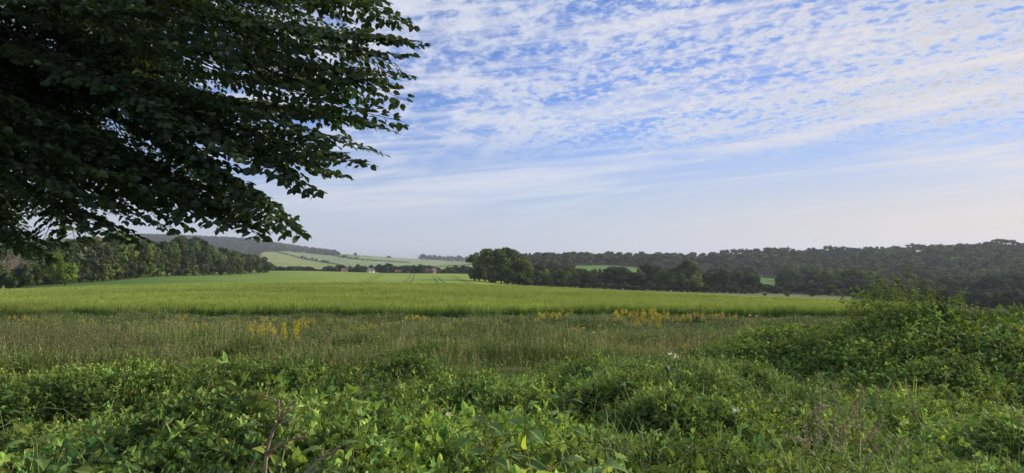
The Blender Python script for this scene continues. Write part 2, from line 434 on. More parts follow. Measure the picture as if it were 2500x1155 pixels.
# ------------------------------------------------------------------ terrain sheet and its land cover
C_CROP = (.21, .28, .06); C_PAST = (.16, .24, .07); C_GREY = (.21, .27, .12); C_TAN = (.36, .29, .17)
C_OLIVE = (.24, .27, .09); C_WOOD = (.035, .05, .02); C_ROUGH = (.14, .16, .07); C_MEAD = (.12, .21, .05); C_SHADED = (.09, .16, .035)
def build_terrain():
    # finer rings far away, where the ground is seen at a grazing angle
    dr = np.concatenate([[0.0], np.exp(np.linspace(math.log(.6), math.log(15500), 560))])
    th = np.concatenate([np.linspace(-math.pi, -.86, 40, endpoint=False), np.linspace(-.86, .86, 1100), np.linspace(.86, math.pi, 40)[1:]])
    TH, R = np.meshgrid(th, dr)
    X = R * np.sin(TH); Y = R * np.cos(TH); Z = ground(X, Y)
    Z = Z + (fbm(X / 40, Y / 40, 5) - .5) * np.clip((R - 500) / 1500, 0, 1) * 3.0
    V = np.stack([X, Y, Z], -1).reshape(-1, 3)
    nr, nc = R.shape
    i = np.arange(nr - 1)[:, None] * nc; j = np.arange(nc - 1)[None]
    a = (i + j).ravel()
    F = np.stack([a, a + nc, a + nc + 1, a + 1], -1)
    C = np.empty((len(V), 3)); C[:] = C_PAST
    x, y, z = V.T; d = np.maximum(y, .1)
    pc = 1250 + x / d * FPX; pr = HOR + (EYE - z) / d * FPX; ok = y > 60
    C[y <= 60] = (.10, .13, .045)
    crop = (y > 26) & (y < 520) & (pc < 2150)
    C[crop] = C_CROP
    # cloud shade painted as a darker green band over the left field, pale rough grass in the valley on the right
    kk = (ok & (y > 112) & (pc < 900))[:, None] * np.clip((820 - pc) / 500, 0, 1)[:, None]; C = C * (1 - kk) + np.array(C_SHADED) * kk
    C[ok & (y > 118) & (pc > 1262)] = C_ROUGH; C[ok & (y > 150) & (pc > 2080)] = C_WOOD
    C[ok & (y > 330) & (pc > 1262)] = C_WOOD
    C[ok & (y > 470) & (pc <= 1262)] = C_PAST
    C[ok & (y > 560) & (pc < 350)] = C_WOOD
    def patch(col, poly, dmin, dmax=99999):
        C[ok & (y > dmin) & (y < dmax) & inside(poly, pc, pr)] = col
    patch(C_WOOD, [(300, 560), (500, 560), (760, 598), (830, 616), (830, 626), (700, 612), (640, 616), (630, 640), (300, 660)], 900)
    patch(C_OLIVE, [(625, 618), (660, 615), (720, 630), (790, 645), (830, 648), (800, 656), (640, 656)], 700, 2300)
    patch(C_GREY, [(660, 613), (720, 616), (800, 624), (880, 634), (1020, 646), (1000, 653), (860, 650), (760, 638)], 700, 2600)
    patch(C_TAN, [(775, 610), (815, 613), (850, 618), (840, 622), (790, 617)], 1200, 4000)
    patch(C_MEAD, [(800, 621), (840, 621), (900, 622), (1000, 626), (1000, 634), (900, 636)], 1200, 4000)
    patch(C_GREY, [(880, 626), (1000, 629), (1090, 638), (1080, 650), (1000, 650), (880, 636)], 1300, 6000)
    patch(C_WOOD, [(960, 628), (1150, 632), (1290, 628), (1290, 647), (1120, 647), (1060, 637)], 2600, 12000)
    patch(C_OLIVE, [(1040, 652), (1110, 648), (1180, 642), (1180, 654), (1040, 660)], 700, 6000)
    patch(C_MEAD, [(1385, 649), (1480, 647), (1625, 658), (1625, 690), (1400, 684)], 430, 900)
    patch(C_MEAD, [(1700, 660), (1740, 664), (1740, 680), (1690, 675)], 430, 900)
    patch(C_MEAD, [(1835, 676), (1905, 681), (1905, 705), (1830, 700)], 380, 900)
    b = 1 + (fbm(x / 70, y / 70, 3) - .5) * .25
    C *= b[:, None]
    # soft field margins: blend each vertex a little with its neighbours
    Cg = C.reshape(nr, nc, 3)
    Cg[1:-1, 1:-1] = .5 * Cg[1:-1, 1:-1] + .125 * (Cg[:-2, 1:-1] + Cg[2:, 1:-1] + Cg[1:-1, :-2] + Cg[1:-1, 2:])
    me = np_mesh('ground', V, F, [M_LAND], Cg.reshape(-1, 3), smooth=True)
    tag(link('ground', me), kind='structure')
    # sea to the horizon
    R2 = 130000.0; n = 96; an = np.arange(n) * 2 * math.pi / n
    Vs = np.concatenate([[[0, 0, SEA_Z]], np.stack([R2 * np.sin(an), R2 * np.cos(an), np.full(n, SEA_Z)], -1)])
    Fs = np.array([[0, 1 + (k + 1) % n, 1 + k] for k in range(n)])
    tag(link('sea', np_mesh('sea', Vs, Fs, [M_SEA])), kind='structure')
    # low land across the water
    for nm, x0, x1, D, h in (('hills', -7500, 2500, 24000, 95), ('hills', -9000, -500, 30000, 150)):
        n = 80; xs = np.linspace(x0, x1, n); e = np.sin(np.linspace(0, math.pi, n)) ** .5
        hh = h * e * (.7 + .5 * vnoise(xs / 900, xs * 0, 9))
        P = []
        for k, (dy, f) in enumerate(((-2500, 0), (-900, .8), (0, 1), (1500, .8), (3500, 0))):
            P.append(np.stack([xs, np.full(n, D + dy), SEA_Z - 1 + hh * f], -1))
        V2 = np.concatenate(P); F2 = [(k * n + q, k * n + q + 1, (k + 1) * n + q + 1, (k + 1) * n + q) for k in range(4) for q in range(n - 1)]
        tag(link(nm, np_mesh(nm, V2, F2, [M_LAND], np.full((len(V2), 3), (.07, .10, .05)), smooth=True)), kind='structure')
    # wheel tracks through the far part of the crop
    def track(p0, d0, p1, d1, sp):
        n = 50; s = np.linspace(0, 1, n)
        xa = float(px_t(p0)) * d0; xb = float(px_t(p1)) * d1
        xc = xa + (xb - xa) * s + np.sin(s * 3) * .3; yc = d0 + (d1 - d0) * s
        tx, ty = np.gradient(xc), np.gradient(yc); l = np.hypot(tx, ty); nx, ny = ty / l, -tx / l
        Vt = []; Ft = []
        for sd in (-1, 1):
            b = len(Vt)
            for k in range(n):
                for w in (-.17, .17):
                    X_ = xc[k] + nx[k] * (sd * sp + w); Y_ = yc[k] + ny[k] * (sd * sp + w)
                    Vt.append((X_, Y_, float(ground(X_, Y_)) + .06))
            Ft += [(b + 2 * k, b + 2 * k + 1, b + 2 * k + 3, b + 2 * k + 2) for k in range(n - 1)]
        tag(link('wheel_track', np_mesh('wheel_track', Vt, Ft, [M_LAND], np.full((len(Vt), 3), (.085, .13, .03)))), kind='structure')
    for a in ((862, 140, 935, 400, .9), (985, 140, 1008, 400, .9), (1082, 140, 1062, 330, .9), (1165, 150, 1105, 340, .9)):
        track(*a)
build_terrain()

# ------------------------------------------------------------------ trees
def tree_crown(seed, n_lobe=30, n_card=3200, low=.12, flat=1.0, card=.045, gap=.0, top_heavy=0.0):
    """crown of a tree of height 1, radius about .42; leaf clumps on and in the lobes"""
    r = np.random.default_rng(seed); bag = Bag()
    cz = (1 + low) / 2; hz = (1 - low) / 2
    u = unit(r.normal(size=(n_lobe, 3))); u[:, 2] = u[:, 2] * (1 - top_heavy) + top_heavy * np.abs(u[:, 2])
    rad = r.uniform(.35, .85, n_lobe) ** .8; u[:, :2] *= 1 + .25 * (u[:, 2:] < 0)
    ctr = np.stack([u[:, 0] * .36 * rad, u[:, 1] * .36 * rad, cz + u[:, 2] * hz * flat * rad * .86], -1)
    lr = r.uniform(.09, .19, n_lobe) * (1.1 - .35 * rad)
    w = lr ** 2; w /= w.sum()
    k = r.choice(n_lobe, n_card, p=w)
    v = unit(r.normal(size=(n_card, 3)) + np.array([0, 0, .25]))
    wob = 1 + .22 * (fbm(v[:, 0] * 3 + k, v[:, 1] * 3 + v[:, 2] * 2, seed) - .5) * 2
    P = ctr[k] + v * (lr[k] * wob * r.uniform(.55, 1.12, n_card) ** .5)[:, None]
    P[:, 2] = np.maximum(P[:, 2], low * .6)
    N = unit(v + .55 * r.normal(size=v.shape))
    T = unit(np.cross(N, r.normal(size=v.shape)))
    B = np.cross(N, T)
    s = card * r.uniform(.55, 1.25, n_card)
    q = r.uniform(.6, 1.3, (n_card, 4, 1)); sg = np.array([(-1, -.6), (.9, -1), (1, .7), (-.7, 1)])
    V = P[:, None] + s[:, None, None] * q * (sg[None, :, :1] * T[:, None] + sg[None, :, 1:] * B[:, None]) * .5
    V = V.copy(); zt = np.percentile(V[..., 2], 99.8); V[..., 2] /= zt; rr = np.percentile(np.hypot(V[..., 0], V[..., 1]), 98.5); V[..., :2] *= .5 / rr
    ctr[:, 2] /= zt; ctr[:, :2] *= .5 / rr
    F = (np.arange(n_card) * 4)[:, None, None] + np.array([[0, 1, 2], [0, 2, 3]])[None]
    lt = np.exp(r.normal(0, .24, n_lobe))[k] * np.exp(r.normal(0, .13, n_card))
    hue = r.normal(0, .07, n_lobe)[k] + r.normal(0, .05, n_card)
    C = np.stack([lt * (1 + hue), lt, lt * (1 - hue)], -1)
    bag.add(V.reshape(-1, 3), F.reshape(-1, 3), np.repeat(C, 4, 0))
    return bag, ctr
def tree_trunk(seed, ctr, top=.8, r0=.028):
    r = np.random.default_rng(seed + 99); bag = Bag()
    n = 7; z = np.linspace(-.03, top, n); wx = np.cumsum(r.normal(0, .008, n)); wy = np.cumsum(r.normal(0, .008, n))
    pts = np.stack([wx, wy, z], -1); tube(bag, pts, r0 * (1 - .8 * np.linspace(0, 1, n)) + r0 * .5 * np.exp(-np.linspace(0, 1, n) * 14), (1, 1, 1), 7)
    for c in ctr[r.choice(len(ctr), min(10, len(ctr)), replace=False)]:
        k = r.integers(1, 5); a = pts[k]
        mid = (a + c) / 2 + np.array([0, 0, -.02])
        tube(bag, [a, mid, c], [r0 * .4, r0 * .25, r0 * .1], (1, 1, 1), 5)
    return bag
TREE_COLS = {'mid': (.084, .124, .036), 'dark': (.052, .076, .036), 'grey': (.078, .098, .058), 'light': (.14, .19, .045),
             'olive': (.12, .145, .045), 'brown': (.068, .086, .038), 'fresh': (.15, .22, .035), 'rust': (.080, .092, .042)}
PROTO = {}
def proto(shape, colname, var):
    key = (shape, colname, var)
    if key in PROTO: return PROTO[key]
    kw = {'round': dict(n_lobe=38, n_card=6400, low=.0, card=.046),
          'wide': dict(n_lobe=46, n_card=7600, low=.0, card=.042),
          'tall': dict(n_lobe=26, n_card=4200, low=.05, card=.042),
          'ridge': dict(n_lobe=15, n_card=1500, low=.45, card=.05, top_heavy=.5),
          'bush': dict(n_lobe=18, n_card=1800, low=.0, card=.07),
          'far': dict(n_lobe=18, n_card=1700, low=.0, card=.08)}[shape]
    seed = abs(hash_s(shape + colname)) % 1000 + var * 31
    bag, ctr = tree_crown(seed, **kw)
    V, F, C = bag.arr(); C = C * np.array(TREE_COLS[colname])
    crown = np_mesh('crown', V, F, [M_TREE], C)
    tb = tree_trunk(seed, ctr, .82 if shape != 'bush' else .5, .022 if shape != 'ridge' else .02); V, F, C = tb.arr()
    trunk = np_mesh('trunk', V, F, [M_BARK], C)
    PROTO[key] = (crown, trunk); return PROTO[key]
def hash_s(s):
    h = 7
    for ch in s: h = (h * 131 + ord(ch)) % 1000003
    return h
TREES_N = 0
def add_tree(px, d, top_py, width_px, shape='round', colname='mid', label=None, group=None, name='tree', cat='tree', H=None):
    """root Empty at the foot, trunk and crown below it; height and spread in metres from where its top stands"""
    global TREES_N
    x, y, z = at(px, d)
    if H is None: H = (EYE - (top_py - HOR) / FPX * d) - z
    H = max(H, 1.0); Wd = width_px / FPX * d * 1.04
    crown, trunk = proto(shape, colname, TREES_N % 4)
    TREES_N += 1
    e = bpy.data.objects.new(name, None); COL.objects.link(e); e.location = (x, y, z - .05)
    e.rotation_euler = (0, 0, float(rng.uniform(0, 6.28))); e.scale = (Wd, Wd, H); e.empty_display_size = .5
    link('trunk', trunk, e); link('crown', crown, e)
    tag(e, label, cat, group)
    return e

# --- wood edge on the left
LW = 'trees of the wood along the left field edge'
def left_wood():
    line = [(-60, 150, 590), (10, 150, 600), (70, 158, 590), (115, 165, 585), (150, 168, 590), (195, 180, 588), (240, 190, 578), (285, 205, 566), (330, 220, 582),
            (372, 235, 596), (408, 248, 590), (442, 262, 578), (478, 280, 586), (512, 298, 598), (540, 315, 606), (566, 330, 612), (590, 345, 618), (612, 362, 622), (633, 380, 628), (648, 395, 640)]
    cols = ['mid', 'dark', 'mid', 'mid', 'mid', 'grey', 'rust', 'light', 'mid', 'olive', 'mid', 'brown', 'dark', 'mid', 'dark', 'mid', 'dark', 'mid', 'dark', 'mid']
    words = {'mid': 'green', 'dark': 'dark green', 'grey': 'grey-green', 'rust': 'brownish', 'light': 'light green', 'olive': 'olive', 'brown': 'brown-tinged'}
    for k, (p, d, t) in enumerate(line):
        w = 62 * 200 / d + 22 if k > 2 else 95
        lab = {6: 'low brownish hedgerow tree in the middle of the left wood edge', 7: 'tall light green tree highest in the left wood edge',
               11: 'domed brown-tinged tree rising above the left wood edge',
               19: 'last small tree at the right-hand tip of the left wood'}.get(k)
        add_tree(p, d, t, w, 'round' if k % 3 else 'wide', cols[k], lab or f'leafy {words[cols[k]]} tree in the front row of the left wood', None if lab else LW)
    for k in range(22):      # second row and the low fringe
        p = -40 + k * 32; q = np.interp(p, [a[0] for a in line], [a[1] for a in line]); t = np.interp(p, [a[0] for a in line], [a[2] for a in line])
        add_tree(p, q + 25, t + rng.uniform(-5, 8), 60 * 200 / q + 20, 'round', ['dark', 'mid', 'grey', 'olive'][k % 4], 'tree of the second row in the left wood, only its top showing', LW)
    for k in range(30):
        p = -20 + k * 22.5; q = float(np.interp(p, [a[0] for a in line], [a[1] for a in line])) - 7 - rng.uniform(0, 4)
        add_tree(p, q, 0, 44 * 200 / q, 'bush', ['dark', 'mid', 'light', 'mid', 'rust'][k % 5], 'low bush spilling out under the left wood edge', 'bushes at the foot of the left wood',
                 name='bush', cat='bush', H=float(rng.uniform(2.5, 6.0)) * (1 if q < 300 else .9))
    add_tree(160, 148, 640, 50, 'bush', 'fresh', 'bright green bush in front of the left wood, right of the bare tree', name='bush', cat='bush')
    add_tree(140, 146, 612, 34, 'tall', 'fresh', 'slim yellow-green young tree before the dark left wood', name='sapling')
left_wood()

for k, (p, h) in enumerate(((-30, 5.5), (0, 4.4), (28, 3.8), (52, 4.2), (80, 5.0))):
    add_tree(p, 135 + k, 0, 44, 'bush', ['dark', 'mid', 'mid', 'dark', 'mid'][k], 'shaggy bush around the foot of the pale bare tree', 'bushes round the bare tree', name='bush', cat='bush', H=h)
def bare_tree():
    r = np.random.default_rng(21)
    x, y, z = at(8, 140)
    e = bpy.data.objects.new('bare_tree', None); COL.objects.link(e); e.location = (x, y, z)
    tag(e, 'pale bare tree with a tangle of twigs at the left edge of the wood', 'tree')
    tb = Bag(); tube(tb, [(0, 0, -.2), (.1, 0, 1.5), (.3, .1, 3.2)], [.28, .22, .16], (1, 1, 1), 8)
    V, F, C = tb.arr(); link('trunk', np_mesh('trunk', V, F, [M_PALE], C), e)
    def grow(bag, p, dr, L, rad, dep):
        n = 5; pts = [p]
        for k in range(n):
            dr = unit(dr + r.normal(0, .22, 3) + np.array([0, 0, -.05 if dep < 2 else .02])); p = p + dr * L / n; pts.append(p)
        tube(bag, pts, np.linspace(rad, rad * .45, n + 1), (1, 1, 1), 4)
        if dep:
            for k in range(5): grow(bag, pts[r.integers(1, n + 1)], unit(dr + r.normal(0, .75, 3)), L * r.uniform(.5, .8), rad * .5, dep - 1)
    for k in range(8):
        b = Bag(); a = k * .8 + r.uniform(-.3, .3)
        grow(b, np.array([.2, .05, 2.2 + r.uniform(0, 1.2)]), unit(np.array([math.cos(a), math.sin(a), .75])), 3.6, .085, 3)
        V, F, C = b.arr(); link('branch', np_mesh('branch', V, F, [M_PALE], C), e)
bare_tree()

# --- clump in the middle
CL = 'trees of the clump on the crest'
add_tree(1204, 240, 608, 96, 'wide', 'mid', 'large rounded dark green tree on the left of the clump beyond the barley', None)
add_tree(1240, 246, 606, 100, 'wide', 'mid', 'tallest rounded tree in the middle of the clump beyond the barley', None)
add_tree(1268, 243, 628, 70, 'wide', 'light', 'lighter green tree sloping down at the right of the central clump', None)
add_tree(1160, 250, 616, 44, 'ridge', 'olive', 'thin olive tree with sky showing through, at the clump\'s left side', None)
add_tree(1170, 246, 655, 32, 'wide', 'olive', 'low olive-leaved tree at the clump\'s left foot', None)
add_tree(1225, 236, 648, 70, 'wide', 'mid', 'low-branched front tree of the clump with foliage to the crop', None)

for k, p in enumerate(range(1158, 1300, 13)):
    add_tree(p, 232, 0, 30, 'bush', ['mid', 'dark', 'light', 'mid'][k % 4], 'low leafy growth round the foot of the central clump', 'bushes round the central clump', name='bush', cat='bush', H=float(rng.uniform(3, 6)))
# --- trees in the valley in the middle and right
VAL = 'trees in the valley row behind the barley'
valley = [(1296, 662, 40, 285, 'light'), (1309, 664, 42, 280, 'dark'), (1330, 661, 34, 290, 'light'), (1345, 659, 42, 295, 'mid'), (1369, 662, 40, 285, 'mid'),
          (1397, 658, 26, 300, 'fresh'), (1396, 670, 34, 288, 'mid'), (1420, 668, 36, 295, 'mid'), (1441, 670, 40, 290, 'brown'), (1456, 660, 34, 305, 'olive'),
          (1478, 668, 40, 295, 'dark'), (1503, 656, 62, 300, 'dark'), (1528, 664, 44, 305, 'dark'), (1556, 668, 46, 300, 'brown'), (1588, 649, 66, 310, 'brown'),
          (1625, 664, 60, 296, 'mid'), (1650, 662, 60, 298, 'mid'), (1676, 640, 56, 300, 'mid'), (1697, 676, 36, 294, 'light'),
          (1724, 674, 36, 306, 'dark'), (1738, 668, 48, 310, 'dark'), (1764, 663, 52, 306, 'dark'), (1794, 668, 56, 312, 'dark'), (1830, 677, 48, 312, 'dark'), (1845, 686, 30, 318, 'dark')]
vlab = {5: 'narrow bright green tree standing up in the valley row', 11: 'broad dark domed tree in the valley row, right of the small round bush',
        14: 'tall brown-tinged tree left of the bright big oak', 17: 'tallest tree of the valley row, a full green crown leaning right',
        15: 'wide green tree joined to the left of the tallest valley tree'}
for k, (p, t, w, d, c) in enumerate(valley):
    add_tree(p, d, t - 4, w * 1.2, 'round' if w < 50 else 'wide', c, vlab.get(k, 'tree of the dark row in the valley just behind the barley'), None if k in vlab else VAL)
for p, t, w, d, c in [(1285, 646, 40, 350, 'mid'), (1318, 645, 44, 360, 'dark'), (1350, 647, 46, 352, 'dark'), (1385, 650, 48, 360, 'brown'), (1418, 656, 44, 355, 'brown'),
                      (1580, 662, 40, 360, 'dark'), (1612, 655, 44, 372, 'brown'), (1716, 668, 40, 370, 'dark')]:
    add_tree(p, d, t, w * 1.15, 'round', c, 'tree standing behind the valley row, its dome showing above', 'trees behind the valley row')
add_tree(1345, 178, 694, 17, 'bush', 'mid', 'small round clipped-looking bush on the pale grass behind the barley', name='bush', cat='bush')
add_tree(1922, 262, 710, 20, 'bush', 'light', 'small round light bush at the edge of the field before the right wood', name='bush', cat='bush')
add_tree(1866, 262, 716, 9, 'bush', 'mid', 'tiny dark bush left of the round light bush', name='bush', cat='bush')
add_tree(1980, 265, 714, 14, 'bush', 'dark', 'small dark bush right of the round light bush', name='bush', cat='bush')
add_tree(1818, 285, 706, 14, 'bush', 'mid', 'small bush at the foot of the dark valley trees', name='bush', cat='bush')
add_tree(1736, 288, 704, 14, 'bush', 'mid', 'small bush right of the tallest valley tree', name='bush', cat='bush')
for k, p in enumerate(range(1300, 1850, 15)):
    add_tree(p, float(np.interp(p, [1300, 1850], [272, 300])), 0, 26, 'bush', ['dark', 'mid', 'dark', 'brown'][k % 4], 'low bush under the valley trees behind the barley', 'bushes under the valley trees', name='bush', cat='bush', H=float(rng.uniform(2, 4.5)))
RN = 'trees at the foot of the right hillside wood'
for k, (p, t, w, d, c) in enumerate([(1872, 694, 34, 330, 'dark'), (1895, 698, 34, 325, 'dark'), (1920, 688, 46, 335, 'dark'), (1948, 686, 50, 340, 'grey'), (1978, 690, 40, 332, 'dark'),
        (2000, 690, 50, 330, 'dark'), (2018, 664, 60, 350, 'mid'), (2048, 659, 66, 356, 'light'), (2082, 658, 66, 352, 'mid'), (2115, 661, 60, 350, 'light'), (2140, 676, 50, 345, 'mid'),
        (2040, 684, 60, 325, 'dark'), (2090, 682, 66, 322, 'dark'), (2130, 694, 50, 318, 'dark'), (2170, 690, 60, 330, 'dark'), (2210, 690, 66, 335, 'grey'), (2260, 682, 70, 340, 'dark'),
        (2310, 676, 76, 350, 'dark'), (2360, 672, 80, 352, 'grey'), (2415, 674, 80, 345, 'dark'), (2470, 668, 80, 350, 'dark'), (2530, 672, 80, 345, 'dark'),
        (1924, 653, 44, 420, 'mid'), (1908, 668, 36, 400, 'dark'), (1950, 660, 46, 430, 'dark'), (1985, 652, 50, 430, 'mid')]):
    lab = {7: 'light green domed tree left of centre in the group at the foot of the hillside', 9: 'light green domed tree right of centre in the group at the foot of the hillside'}.get(k)
    add_tree(p, d, t, w * 1.1, 'round' if k % 2 else 'wide', c, lab or 'dark tree in the belt at the foot of the right hillside wood', None if lab else RN)
for k in range(16):
    p = 1990 + k * 34
    add_tree(p, 300 + rng.uniform(-8, 8), 0, 40, 'bush', ['dark', 'mid', 'grey'][k % 3], 'low bush along the bottom of the right hillside wood', 'bushes below the right hillside wood', name='bush', cat='bush', H=float(rng.uniform(3, 6)))

for k in range(20):
    p = 2110 + k * 27 + rng.uniform(-8, 8)
    add_tree(p, float(np.interp(p, [2110, 2650], [255, 205])) + rng.uniform(-6, 6), 0, 62, 'wide' if k % 3 else 'bush', ['dark', 'mid', 'grey', 'dark'][k % 4], 'dark scrubby tree behind the bramble bush, in front of the hillside wood', 'scrub behind the bramble bush', H=float(rng.uniform(4.5, 7.5)))
# --- the wooded hillside: nearer crowns one by one, the rest as one wood
def hillside():
    spots = []
    d = 400.0
    while d < 930:
        step = 12.5
        px = 1240 + rng.uniform(0, 20)
        while px < 2680:
            dd = d + rng.uniform(-9, 9); x, y, z = at(px, dd); row = HOR + (EYE - z) / dd * FPX
            blocked = inside([(1385, 650), (1480, 648), (1625, 659), (1640, 705), (1400, 700)], np.array([px]), np.array([row]))[0] \
                or inside([(1690, 652), (1750, 656), (1750, 690), (1690, 690)], np.array([px]), np.array([row]))[0] \
                or inside([(1828, 664), (1912, 672), (1912, 712), (1824, 712)], np.array([px]), np.array([row]))[0]
            lim = np.interp(px, [1240, 1500, 2040, 2500, 2700], [920, 915, 880, 830, 830])
            start = np.interp(px, [1240, 1420, 1500, 1700, 1860, 2000, 2700], [430, 440, 430, 400, 400, 400, 400])
            if not blocked and start < dd < lim: spots.append((px, dd))
            px += step * rng.uniform(.8, 1.3) / dd * FPX
        d += 19.0
    spots.sort(key=lambda s: s[1])
    ind = spots[:120]; rest = spots[120:]
    cols = ['dark', 'grey', 'mid', 'mid', 'brown', 'dark', 'grey']
    for k, (p, dd) in enumerate(ind):
        c = cols[k % 7]
        add_tree(p, dd, 0, rng.uniform(12, 18) / dd * FPX, 'far' if k % 2 else 'round', c, 'broadleaf crown among the lower rows of the right hillside wood', 'trees low on the right hillside', H=float(rng.uniform(9, 13)))
    bag = Bag(); tb = Bag(); r = np.random.default_rng(5)
    protos = [tree_crown(300 + k, n_lobe=11, n_card=620, low=.05, card=.085) for k in range(5)]
    ridge = [tree_crown(400 + k, n_lobe=10, n_card=330, low=.55, card=.075, top_heavy=.5) for k in range(4)]
    for k, (p, dd) in enumerate(rest):
        x, y, z = at(p, dd); lim = np.interp(p, [1240, 1500, 2040, 2500, 2700], [920, 915, 880, 830, 830])
        top = dd > lim - 26 and p > 1750
        (b, ctr) = (ridge[k % 4] if top else protos[k % 5]); V, F, C = b.arr()
        W = r.uniform(12, 20); H = r.uniform(8.0, 13.5) * (1.2 if top else 1); a = r.uniform(0, 6.28)
        Rm = rotz(np.array([a])); t = np.array(TREE_COLS[cols[r.integers(0, 7)]]) * np.exp(r.normal(0, .25))
        place(bag, V, F, C * t, Rm, np.array([[x, y, z]]), np.array([[W, W, H]]))
        if top:
            for q in range(2):
                ox, oy = r.normal(0, 1.2, 2); tube(tb, [(x + ox, y + oy, z - .5), (x + ox * 1.4, y + oy, z + H * .4), (x + ox * 2.2, y + oy, z + H * .75)], [.24, .2, .1], (.05, .04, .03), 5)
    V, F, C = bag.arr(); V2, F2, C2 = tb.arr()
    me = np_mesh('woodland', np.concatenate([V, V2]), np.concatenate([F, F2 + len(V)]), [M_TREE], np.concatenate([C, C2]))
    tag(link('woodland', me), 'dark continuous wood covering the upper hillside on the right', 'woodland', kind='stuff')
    print('hillside', len(spots))
hillside()

# --- far wooded ridge on the left and far woods by the sea
def far_woods():
    r = np.random.default_rng(8)
    def fill(name, label, polys, d0, d1, step, sz, cols, count):
        bag = Bag(); pr = [tree_crown(500 + k, n_lobe=8, n_card=70, low=.0, card=.26) for k in range(4)]
        P = []
        while len(P) < count:
            d = math.exp(r.uniform(math.log(d0), math.log(d1))); px = r.uniform(*step); x, y, z = at(px, d)
            row = HOR + (EYE - z) / d * FPX
            if any(inside(q, np.array([px]), np.array([row]))[0] for q in polys): P.append((x, y, z))
        P = np.array(P)
        for k in range(4):
            S = P[k::4]; n = len(S); V, F, C = pr[k][0].arr()
            W = r.uniform(.7, 1.3, n) * sz; H = r.uniform(.75, 1.15, n) * sz
            t = np.array([TREE_COLS[c] for c in cols])[r.integers(0, len(cols), n)] * np.exp(r.normal(0, .18, (n, 1)))
            place(bag, V, F, C, rotz(r.uniform(0, 6.28, n)), S, np.stack([W, W, H], -1), t)
        tag(link(name, bag.mesh(name, M_TREE)), label, 'woodland', kind='stuff')
    fill('distant_wood', 'dark wood covering the long ridge behind the left trees', [[(300, 560), (500, 560), (600, 576), (700, 592), (760, 604), (815, 616), (830, 626), (700, 614), (640, 617), (625, 640), (300, 670)]],
         1100, 2700, (300, 830), 12, ['dark', 'grey', 'dark'], 3800)
    fill('distant_wood', 'low blue-green wood before the sea, left of the central clump', [[(985, 628), (1060, 631), (1150, 631), (1290, 628), (1290, 646), (1130, 646), (1080, 640), (1030, 634)]],
         2300, 9000, (985, 1290), 20, ['dark', 'grey'], 500)
far_woods()

